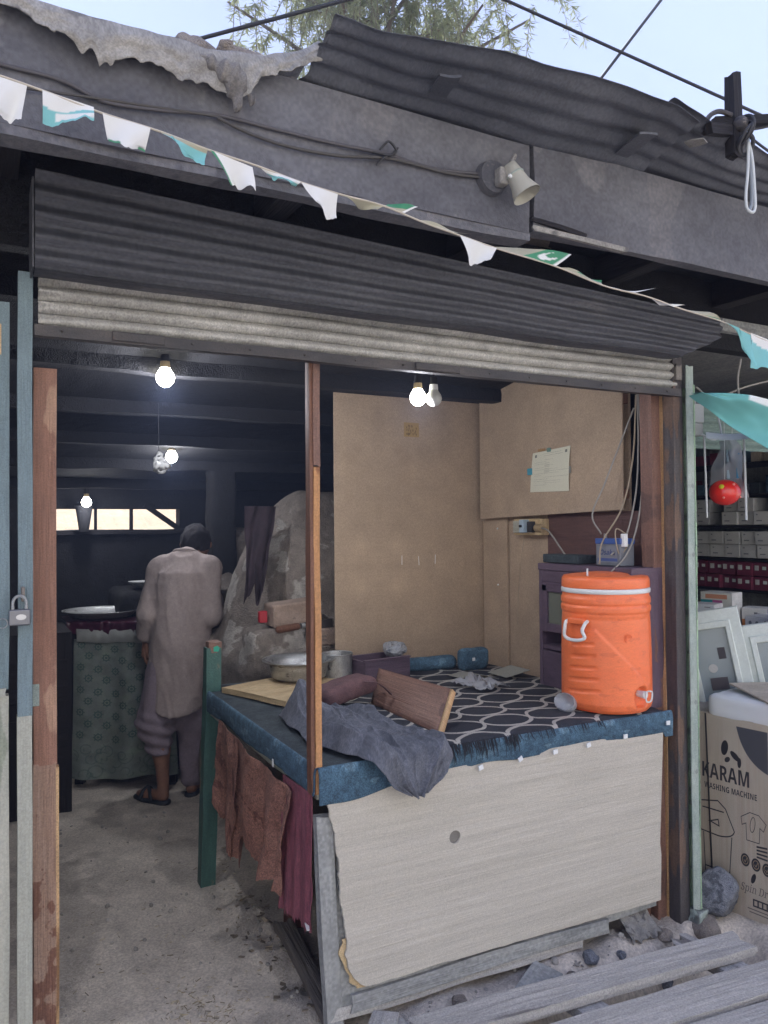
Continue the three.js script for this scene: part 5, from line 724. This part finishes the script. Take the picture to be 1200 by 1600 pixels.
{ // litter: pebbles and straw too small to count
  const q = uvm(new THREE.IcosahedronGeometry(1, 0)), im = new THREE.InstancedMesh(q, plain(0xa9a49c, 0.95), 420), D = new THREE.Object3D(); im.name = 'gravel';
  for (let i = 0; i < 420; i++) { let x, z; if (i < 170) { x = rr(0.2, 1.0); z = rr(-2.2, 0.5); } else if (i < 330) { x = rr(1.0, 2.5); z = rr(-0.05, 0.16); } else { x = 0.95 + 0.1 * (rnd() - 0.5) * 2; z = rr(-1.0, 0.1); } const s = Math.pow(rnd(), 3) * 0.009 + 0.0022; D.position.set(x, groundY(x, z) + s * 0.4, z); D.scale.set(s * rr(0.8, 1.6), s * 0.7, s * rr(0.8, 1.4)); D.rotation.set(rnd(), rnd() * 6, rnd()); D.updateMatrix(); im.setMatrixAt(i, D.matrix); const c = rr(0.6, 1.0); im.setColorAt(i, new THREE.Color(c, c, c)); }
  im.userData.kind = 'stuff'; tag(im, 'scattered gravel and crumbs over the dust floor', 'gravel'); im.castShadow = im.receiveShadow = true; scene.add(im);
  const sg = new THREE.BoxGeometry(1, 0.06, 0.05), is = new THREE.InstancedMesh(sg, plain(0xb3a78f, 0.9), 420); is.name = 'straw';
  for (let i = 0; i < 420; i++) { const k = i % 3; let x = k === 0 ? 0.62 + 0.16 * (rnd() + rnd() - 1) : k === 1 ? rr(0.25, 0.98) : 0.95 + 0.08 * (rnd() + rnd() - 1), z = k === 0 ? -0.35 + 0.2 * (rnd() + rnd() - 1) : rr(-1.6, 0.2); const s = rr(0.006, 0.022); D.position.set(x, groundY(x, z) + 0.002, z); D.scale.set(s, s < 0.02 ? 0.03 : 0.04, 0.03); D.rotation.set(0, rnd() * 6, rr(-0.15, 0.15)); D.updateMatrix(); is.setMatrixAt(i, D.matrix); const c = rr(0.4, 1.2); is.setColorAt(i, new THREE.Color(c, c, c * 0.95)); }
  const ch = new THREE.InstancedMesh(new THREE.BoxGeometry(1, 0.18, 0.45), plain(0x8a7d6c, 0.95), 90); ch.name = 'wood_chips';
  for (let i = 0; i < 90; i++) { const x = 0.93 + 0.13 * (rnd() + rnd() - 1), z = rr(-1.05, 0.05), s = rr(0.006, 0.026); D.position.set(x, groundY(x, z) + 0.003, z); D.scale.set(s, s * 0.7, s); D.rotation.set(rr(-0.3, 0.3), rnd() * 6, rr(-0.3, 0.3)); D.updateMatrix(); ch.setMatrixAt(i, D.matrix); const c = rr(0.35, 1.3); ch.setColorAt(i, new THREE.Color(c, c, c)); }
  ch.userData.kind = 'stuff'; tag(ch, 'wood chips and scraps along the foot of the platform', 'wood chips'); ch.castShadow = ch.receiveShadow = true; scene.add(ch);
  is.userData.kind = 'stuff'; tag(is, 'bits of straw and chaff strewn on the floor', 'straw'); is.receiveShadow = true; scene.add(is);
}

// ------------------------------------------------------------------ neighbouring shop
const nb = thing('neighbour_shop', 'dim electrical goods shop next door', 'building');
put(nb, 'back_wall', box(2.2, 2.6, 0.1), M.greyBoard, [3.5, 1.3, -2.2]); put(nb, 'side_wall', box(0.1, 2.6, 2.3), M.greyBoard, [4.25, 1.3, -1.1]); put(nb, 'ceiling', box(2.0, 0.05, 2.2), M.greyBoard, [3.4, 2.28, -1.1]); put(nb, 'header', box(2.0, 0.26, 0.06), M.soot, [3.52, 2.32, -0.06]);
put(nb, 'party_wall', box(0.05, 2.3, 0.9), M.greyBoard, [2.45, 1.15, -0.6]);
put(nb, 'shutter_roll', sheet(40, 50, (u, v) => [mix(2.47, 4.2, u), 2.02 - v * 0.2, -0.2 - 0.05 * v + 0.008 * Math.cos(v * 30)]), surf(0x6c837b, 0x82958c, { sx: 2, sy: 10, size: 0.5, n: 256, rough: 0.6 }));
{
  const sh = thing('display_shelf', 'dark shelving packed with boxes in the shop next door', 'shelf');
  for (const y of [0.86, 1.105, 1.285, 1.475, 1.66, 1.84]) put(sh, 'shelf_board', box(0.3, 0.012, 1.6), M.sootWood, [4.04, y, -1.15]);
  for (const z of [-1.94, -0.36]) put(sh, 'upright', box(0.3, 1.9, 0.02), M.sootWood, [4.04, 0.95, z]);
  const cream = box(0.14, 0.075, 0.1, 0.002), mk = canvasMat(64, 48, (g, w, h) => { g.fillStyle = '#bdbdb9'; g.fillRect(0, 0, w, h); g.fillStyle = '#77777a'; g.fillRect(10, 32, 24, 5); g.fillRect(8, 8, 8, 5); });
  const rowBox = (y, z, mat, name, label, cat, gr, geo = cream, h = 0.075) => { const b = thing(name, label, cat, [3.965 + rr(-0.018, 0.012), y + h / 2 + 0.007, z], rr(-0.07, 0.07), gr); put(b, 'carton', geo, mat); return b; };
  const ord = ['first', 'second', 'third', 'fourth', 'fifth', 'sixth', 'seventh', 'eighth'];
  for (let r = 0; r < 2; r++) { let n = 0; for (let i = 0; i < 7; i++) { if (i === 2 || (r === 1 && i === 5)) continue; const b = rowBox(1.481 + r * 0.077, -1.32 + i * 0.105, M.creamBox, 'white_box', `${ord[n++]} white carton from the steel post, ${r ? 'top' : 'bottom'} row of the upper shelf`, 'box', 'white cartons, upper shelf'); put(b, 'print', new THREE.PlaneGeometry(0.09, 0.068), mk, [-0.0712, 0, 0], [0, -Math.PI / 2, 0]); } }
  for (let r = 0; r < 2; r++) for (let i = 0; i < 6; i++) { const b = rowBox(1.291 + r * 0.077, -1.325 + i * 0.108, M.creamBox, 'white_box', `${ord[i]} white carton from the steel post, ${r ? 'upper' : 'lower'} row above the maroon boxes`, 'box', 'white cartons, lower shelf'); put(b, 'print', new THREE.PlaneGeometry(0.09, 0.068), mk, [-0.0712, 0, 0], [0, -Math.PI / 2, 0]); }
  for (let r = 0; r < 2; r++) for (let i = 0; i < 6; i++) { const b = rowBox(1.111 + r * 0.08, -1.33 + i * 0.105, M.maroonBox, 'maroon_box', `${ord[i]} maroon carton from the steel post, ${r ? 'upper' : 'lower'} row`, 'box', 'maroon cartons next door'); put(b, 'label', box(0.003, 0.028, 0.026, 0.0005), M.creamBox, [-0.071, 0.008, -0.025]); put(b, 'label', box(0.003, 0.018, 0.024, 0.0005), M.panelWhite, [-0.071, 0.008, 0.025]); }
  const hue = [['grey', M.rock], ['white', M.creamBox], ['maroon', M.maroonBox], ['blue', M.blue], ['brown', M.carton], ['charcoal', M.felt]];
  for (let r = 0; r < 2; r++) for (let i = 0; i < 7; i++) { const h = rr(0.05, 0.13), [cn, cm2] = hue[Math.floor(rnd() * 6)]; const b = thing('shelf_packet', `${cn} packet, ${ord[i]} from the steel post on the ${r ? 'topmost' : 'second highest'} shelf`, 'packet', [3.97, (r ? 1.847 : 1.667) + h / 2, -1.33 + i * 0.095], rr(-0.2, 0.2), 'packets on the top shelves'); put(b, 'carton', box(0.1, h, rr(0.045, 0.08), 0.002), cm2); }
  // shop counter and clutter
  const ct = thing('shop_counter', 'neighbour shop counter behind the leaning panel boxes', 'counter', [3.35, 0, -0.75]); put(ct, 'cabinet', box(0.35, 0.9, 1.2), M.sootWood, [0, 0.45, 0]); put(ct, 'worktop', box(0.4, 0.03, 1.25), M.greyBoard, [0, 0.915, 0]);
  const bx = (w, h, d, x, y, z, ry, mat, label, pr) => { const b = thing('goods_box', label, 'box', [x, y, z], ry); put(b, 'carton', box(w, h, d, 0.003), mat); if (pr) put(b, 'print', new THREE.PlaneGeometry(d * 0.96, h * 0.96), pr, [-w / 2 - 0.001, 0, 0], [0, -Math.PI / 2, 0]); };
  const prn = (bg, f) => canvasMat(128, 96, (g, w, h) => { g.fillStyle = bg; g.fillRect(0, 0, w, h); f(g, w, h); });
  bx(0.1, 0.09, 0.12, 3.02, 1.08, -0.46, 0.3, M.creamBox, 'small white and sky blue carton on the neighbour counter', prn('#d3d8da', (g, w, h) => { g.fillStyle = '#3fa3c9'; g.fillRect(0, 40, w, 60); g.fillStyle = '#e5e9ea'; g.fillRect(30, 56, 60, 10); g.fillStyle = '#777'; g.fillRect(14, 12, 30, 4); g.fillRect(80, 12, 30, 4); g.fillRect(14, 24, 30, 4); }));
  bx(0.1, 0.17, 0.16, 3.2, 1.08, -0.52, 0.2, M.creamBox, 'pale carton with teal and pink print behind the blue one', prn('#cfd0c6', (g, w, h) => { g.fillStyle = '#2f8f93'; g.fillRect(0, 20, 50, 40); g.fillStyle = '#b05c8f'; g.fillRect(50, 20, 40, 34); g.fillStyle = '#c98b6a'; g.fillRect(20, 4, 90, 12); }));
  bx(0.1, 0.15, 0.1, 2.85, 1.12, -0.55, 0, M.creamBox, 'white carton with black lettering beside the steel post', prn('#d7d7d9', (g, w, h) => { g.fillStyle = '#222'; for (let i = 0; i < 12; i++) g.fillRect(rnd() * 100, rnd() * 80, 6 + rnd() * 16, 5); }));
  bx(0.12, 0.15, 0.16, 3.18, 1.0, -0.25, 0.15, M.creamBox, 'white carton with small grey icons behind the panel boxes', prn('#cdd0d4', (g, w, h) => { g.fillStyle = '#6f7680'; for (let i = 0; i < 6; i++) { g.beginPath(); g.arc(18 + (i % 2) * 26, 18 + Math.floor(i / 2) * 28, 6, 0, 7); g.fill(); } g.fillStyle = '#333'; g.font = 'bold 14px sans-serif'; g.fillText('Relica', 72, 20); }));
  bx(0.14, 0.1, 0.2, 3.1, 1.08, -0.06, 0.4, surf(0x9a9aae, 0xabacbf, { size: 0.3, n: 128 }), 'lilac grey carton above the right panel box');
  const bold = (bg, a, b) => prn(bg, (g, w, h) => { g.fillStyle = a; g.fillRect(0, h * 0.62, w, h * 0.38); g.fillStyle = b; for (let k = 0; k < 9; k++) g.fillRect(8 + rnd() * 90, 6 + rnd() * 60, 5 + rnd() * 22, 3 + rnd() * 8); });
  bx(0.12, 0.11, 0.13, 3.36, 0.985, -0.62, 0.25, M.creamBox, 'white carton with green print at the back of the neighbour counter', bold('#c9cdc8', '#4d7d5a', '#555'));
  bx(0.1, 0.07, 0.17, 3.3, 0.967, -0.40, -0.15, M.carton, 'low brown carton with red band on the neighbour counter', bold('#a3937c', '#8c3a34', '#3b342e'));
  bx(0.1, 0.09, 0.14, 3.31, 1.05, -0.39, 0.35, M.creamBox, 'white carton with orange band stacked on the low brown carton', bold('#d2d2cc', '#c2793b', '#666'));
  bx(0.11, 0.06, 0.14, 3.42, 0.962, -0.17, 0.1, M.felt, 'flat charcoal carton near the right end of the neighbour counter', bold('#3b3e44', '#8e9297', '#b9bcc0'));
  bx(0.2, 0.08, 0.3, 3.4, 0.975, -0.3, 0.2, M.felt, 'flat dark packet pile on the neighbour counter');
}
function panelBox(x, y, z, ry, rz, label) {
  const p = thing('panel_box', label, 'distribution box', [x, y, z], ry); const q = put(p, 'frame', uvm(slabFrame()), M.panelWhite, [0, 0, 0], [0, 0, rz]); q.scale.setScalar(1.13);
  put(q, 'inner_frame', uvm(slabFrame(0.155, 0.315, 0.125, 0.275, 0.012)), M.panelWhite, [0, 0, 0.012]); put(q, 'back_box', box(0.2, 0.36, 0.06, 0.004), M.panelWhite, [0, 0, -0.04]); put(q, 'pane', box(0.127, 0.277, 0.004, 0.001), plain(0x8d989b, 0.15, 0.1), [0, 0, 0.008]);
  put(q, 'sticker', box(0.06, 0.045, 0.002, 0.0005), plain(0x4d474b, 0.6), [0.002, -0.07, 0.011]); put(q, 'sticker', box(0.026, 0.042, 0.002, 0.0005), plain(0x3e3a40, 0.6), [0.03, 0.04, 0.011]); put(q, 'sticker', new THREE.CylinderGeometry(0.016, 0.016, 0.002, 16).rotateX(Math.PI / 2), M.creamBox, [-0.01, -0.012, 0.011]);
  return p;
}
function slabFrame(w = 0.225, h = 0.4, iw = 0.16, ih = 0.32, d = 0.016) { const q = (a, b) => [[-a / 2, -b / 2], [a / 2, -b / 2], [a / 2, b / 2], [-a / 2, b / 2]]; return slab(q(w, h), d, 0.003, [q(iw, ih).reverse()]); }
panelBox(2.745, 0.905, -0.187, -50 * R, 0.19, 'white distribution box with clear window leaning beside the steel post');
panelBox(2.947, 0.862, -0.025, -50 * R, 0.19, 'white distribution box cut off at the right edge');
{
  const mk = (x, y, z, label) => { const p = thing('maroon_case', label, 'case', [x, y, z], -50 * R); put(p, 'shell', box(0.2, 0.36, 0.06, 0.004), plain(0x6f2633, 0.55), [0, 0, 0], [0, 0, 0.2]); };
  mk(2.90, 0.865, -0.165, 'flat maroon case between the two white distribution boxes'); mk(2.80, 0.83, -0.33, 'maroon case behind the steel post');
}
{ // washing machine carton: one face printed
  const art = canvasMat(1024, 1536, (g, w, h) => {
    g.fillStyle = '#b3a896'; g.fillRect(0, 0, w, h);
    for (let i = 0; i < 240; i++) { g.globalAlpha = 0.05; g.fillStyle = rnd() < 0.5 ? '#7d6a50' : '#d5c4a4'; g.fillRect(rnd() * w, rnd() * h * 0.6, 4 + rnd() * 26, 200 + rnd() * 900); } g.globalAlpha = 1;
    g.setTransform(0.68, 0, 0, 1, 405, 0); const ink = '#2f2c2e'; g.fillStyle = ink; g.strokeStyle = ink;
    g.fillStyle = '#4a4a4e'; g.beginPath(); g.moveTo(560, 60); g.quadraticCurveTo(640, 330, 930, 390); g.lineTo(930, 60); g.fill();
    g.fillStyle = ink; g.beginPath(); g.ellipse(420, 250, 40, 62, 0.3, 0, 7); g.fill(); g.beginPath(); g.ellipse(540, 300, 60, 26, 0.5, 0, 7); g.fill(); g.beginPath(); g.ellipse(450, 340, 34, 20, -0.4, 0, 7); g.fill(); g.beginPath(); g.ellipse(590, 345, 22, 40, 0.1, 0, 7); g.fill();
    g.font = 'bold 168px sans-serif'; g.fillText('KARAM', 130, 520); g.font = 'bold 64px sans-serif'; g.fillText('WASHING MACHINE', 170, 606);
    g.lineWidth = 10; g.beginPath(); g.moveTo(130, 720); g.lineTo(330, 690); g.lineTo(420, 740); g.lineTo(520, 900); g.quadraticCurveTo(500, 960, 330, 970); g.lineTo(120, 960); g.moveTo(140, 770); g.lineTo(400, 770); g.moveTo(150, 970); g.lineTo(170, 1320); g.lineTo(450, 1320); g.lineTo(490, 950); g.moveTo(165, 1240); g.lineTo(460, 1240); g.moveTo(230, 870); g.lineTo(330, 840); g.lineTo(340, 890); g.closePath(); g.stroke();
    g.lineWidth = 6; g.beginPath(); g.moveTo(600, 760); g.lineTo(700, 710); g.lineTo(800, 715); g.lineTo(880, 770); g.lineTo(850, 830); g.lineTo(810, 810); g.lineTo(800, 930); g.lineTo(660, 930); g.lineTo(655, 800); g.lineTo(610, 820); g.closePath(); g.stroke(); g.beginPath(); g.ellipse(730, 800, 26, 60, 0.2, 0, 7); g.stroke();
    g.lineWidth = 14; g.beginPath(); for (let k = 0; k < 4; k++) { g.moveTo(770, 960 + k * 26); g.lineTo(890, 950 + k * 30); } g.stroke();
    for (let k = 0; k < 3; k++) { g.fillStyle = ink; g.beginPath(); g.arc(640 + k * 120, 1090 + k * 12, 50, 0, 7); g.fill(); g.strokeStyle = '#a08c70'; g.lineWidth = 6; g.beginPath(); g.arc(640 + k * 120, 1090 + k * 12, 32, 0, 7); g.moveTo(625 + k * 120, 1090 + k * 12); g.lineTo(640 + k * 120, 1106 + k * 12); g.lineTo(660 + k * 120, 1072 + k * 12); g.stroke(); }
    g.fillStyle = ink; g.beginPath(); g.ellipse(730, 1215, 22, 44, 0.5, 0, 7); g.fill(); g.font = 'italic 84px serif'; g.globalAlpha = 0.7; g.fillText('Spin Dry', 580, 1330); g.globalAlpha = 1; g.fillRect(720, 1370, 220, 60); g.fillStyle = '#b3a896'; for (let k = 0; k < 4; k++) g.fillRect(735 + k * 50, 1382, 34, 36); g.fillStyle = ink; g.font = '40px sans-serif'; g.globalAlpha = 0.6; g.fillRect(660, 1450, 260, 8); g.fillRect(680, 1475, 220, 8); g.globalAlpha = 1;
  });
  const p = thing('washing_machine_carton', 'brown washing machine carton printed with a machine drawing', 'carton', [2.60, 0, 0.16], -80 * R);
  put(p, 'carton', box(0.52, 0.75, 0.42, 0.006), M.carton, [-0.26, 0.375, -0.21]);
  put(p, 'printed_face', new THREE.PlaneGeometry(0.515, 0.745), art, [-0.26, 0.375, 0.0015]);
  put(p, 'strap', box(0.006, 0.745, 0.003, 0.001), M.cable, [-0.235, 0.375, 0.004], [0, 0, 0.03]);
  const w = thing('foam_slab', 'white polystyrene corner on top of the washing machine carton', 'foam', [2.71, 0.78, 0.06], -80 * R); put(w, 'block', uvm(sdfGeo((x, y, z) => rbox(x, y, z, [0, 0, 0], [0.16, 0.045, 0.13], 0.02) + 0.006 * fbm(x * 16, y * 16, z * 16, 3), [-0.2, -0.08, -0.17], [0.2, 0.08, 0.17], 0.009)), M.white);
  tag(put(scene, 'cardboard_flap', board(0.36, 0.006, 0.2, 12, 0.004, 0.01), M.carton, [2.72, 0.835, 0.12], [0.05, 1.2, 0.04]), 'loose cardboard flap lying on the white polystyrene', 'cardboard');
}
{ // red ball, hanging bag, cords, meter
  const b = thing('red_ball', 'shiny red plastic ball with a yellow spot hanging next door', 'ball', [2.66, 1.622, -0.06]); const gl = put(b, 'shell', new THREE.SphereGeometry(0.056, 36, 24), plain(0xdc2a1c, 0.25, 0, { clearcoat: 0.6, clearcoatRoughness: 0.2 })); gl.scale.set(1.08, 0.94, 1.08);
  put(b, 'yellow_spot', new THREE.SphereGeometry(0.011, 14, 10), plain(0xb8b312, 0.4), [-0.046, 0.02, 0.022]); put(b, 'cord', tube([[0, 0.05, 0], [0.002, 0.2, 0], [0, 0.34, 0]], 0.0015), M.cablePale);
  for (const [x, y, z] of [[-0.045, -0.022, 0.03], [-0.01, 0.03, 0.05], [0.02, -0.02, 0.055]]) put(b, 'stud', new THREE.SphereGeometry(0.005, 10, 8), plain(0xe98b80, 0.3), [x, y, z]);
  const g = thing('goods_bag', 'clear bag of blue and white packets hanging behind the red ball', 'plastic bag', [2.76, 1.74, -0.1]); put(g, 'packet', box(0.03, 0.12, 0.05), plain(0x9fb8c4, 0.5), [-0.01, 0, 0.01], [0, 0.7, 0]); put(g, 'packet', box(0.012, 0.12, 0.02), plain(0x3d86a8, 0.5), [-0.02, 0, 0.045], [0, 0.7, 0]); put(g, 'film', sheet(16, 20, (u, v) => [-0.03 + 0.02 * noise(u * 5, v * 4, 1), 0.1 - v * 0.24, 0.0 + (u - 0.5) * 0.16 * (0.6 + 0.5 * v) + 0.01 * noise(u * 8, v * 8, 3)]), M.bag); put(g, 'cord', tube([[0, 0.08, 0], [0, 0.24, 0]], 0.0015), M.cablePale);
  tag(put(scene, 'dangling_cord', tube([[2.52, 1.84, -0.04], [2.525, 1.7, -0.04], [2.53, 1.52, -0.04]], 0.004), M.cablePale), 'straight pale cord dangling left of the red ball', 'cord');
  tag(put(scene, 'dangling_cord', tube([[2.66, 1.86, 0.03], [2.665, 1.7, 0.03], [2.668, 1.51, 0.03]], 0.005), M.cablePale), 'straight white cord dangling in front of the red ball', 'cord');
  const m = thing('electric_meter', 'grey electricity meter on the wall beside the steel post', 'meter', [2.455, 1.935, -0.03]); put(m, 'case', box(0.055, 0.1, 0.05, 0.006), plain(0xa9aca8, 0.5)); put(m, 'display', box(0.04, 0.016, 0.003, 0.001), plain(0x50545a, 0.3), [0, 0.03, 0.0255]); put(m, 'terminal_cover', box(0.05, 0.05, 0.045, 0.006), plain(0x9b9e98, 0.5), [0, -0.075, 0]);
  [[[2.43, 2.02, 0.0], [2.55, 1.99, -0.02], [2.7, 2.04, 0.02], [2.95, 2.1, 0.05]], [[2.46, 1.84, 0.0], [2.5, 1.82, 0.02], [2.54, 1.84, 0.02], [2.54, 1.95, 0.0]], [[2.56, 2.12, 0.1], [2.54, 2.04, 0.1], [2.55, 1.96, 0.1], [2.57, 1.9, 0.1]], [[2.75, 2.08, 0.1], [2.755, 1.98, 0.1], [2.72, 1.9, 0.1]]].forEach((p, i) => tag(put(scene, 'wall_cable', tube(p, 0.004), i % 2 ? M.cablePale : M.cableGrey), ['grey cable running right from above the meter', 'pale cable bending under the meter', 'grey cable drooping above the teal flag', 'white cable curving behind the teal flag at the right'][i], 'cable', 'cables round the meter'));
  tag(put(scene, 'plastic_strip', sheet(30, 4, (u, v) => [mix(2.46, 2.8, u), 1.835 + 0.05 * u * u + 0.012 * (0.5 - v) * 2 - 0.012 * Math.sin(u * 3), 0.02 + 0.08 * u], null, 0.002), plain(0xa9b4ba, 0.6)), 'grey white plastic strip stretched below the teal flag', 'strip');
}
// sunlit house over the road, out of view, whose wall lights the shaded shopfront
{
  const h = thing('opposite_house', 'pale plastered house across the road facing the shop', 'building', [1, 0, 8.6]); put(h, 'wall', box(26, 6.5, 0.3), M.wallPale, [0, 3.25, 0]); put(h, 'parapet', box(26.2, 0.25, 0.5), M.wallPale, [0, 6.6, 0]);
  for (const x of [-7, -2.5, 2.5, 7]) { const d = put(h, 'door', box(1.8, 2.4, 0.06), M.greenPaint, [x, 1.2, -0.17]); put(d, 'lintel', box(2.0, 0.15, 0.1), M.wallPale, [0, 1.3, -0.02]); }
}
renderer.render(scene, camera);
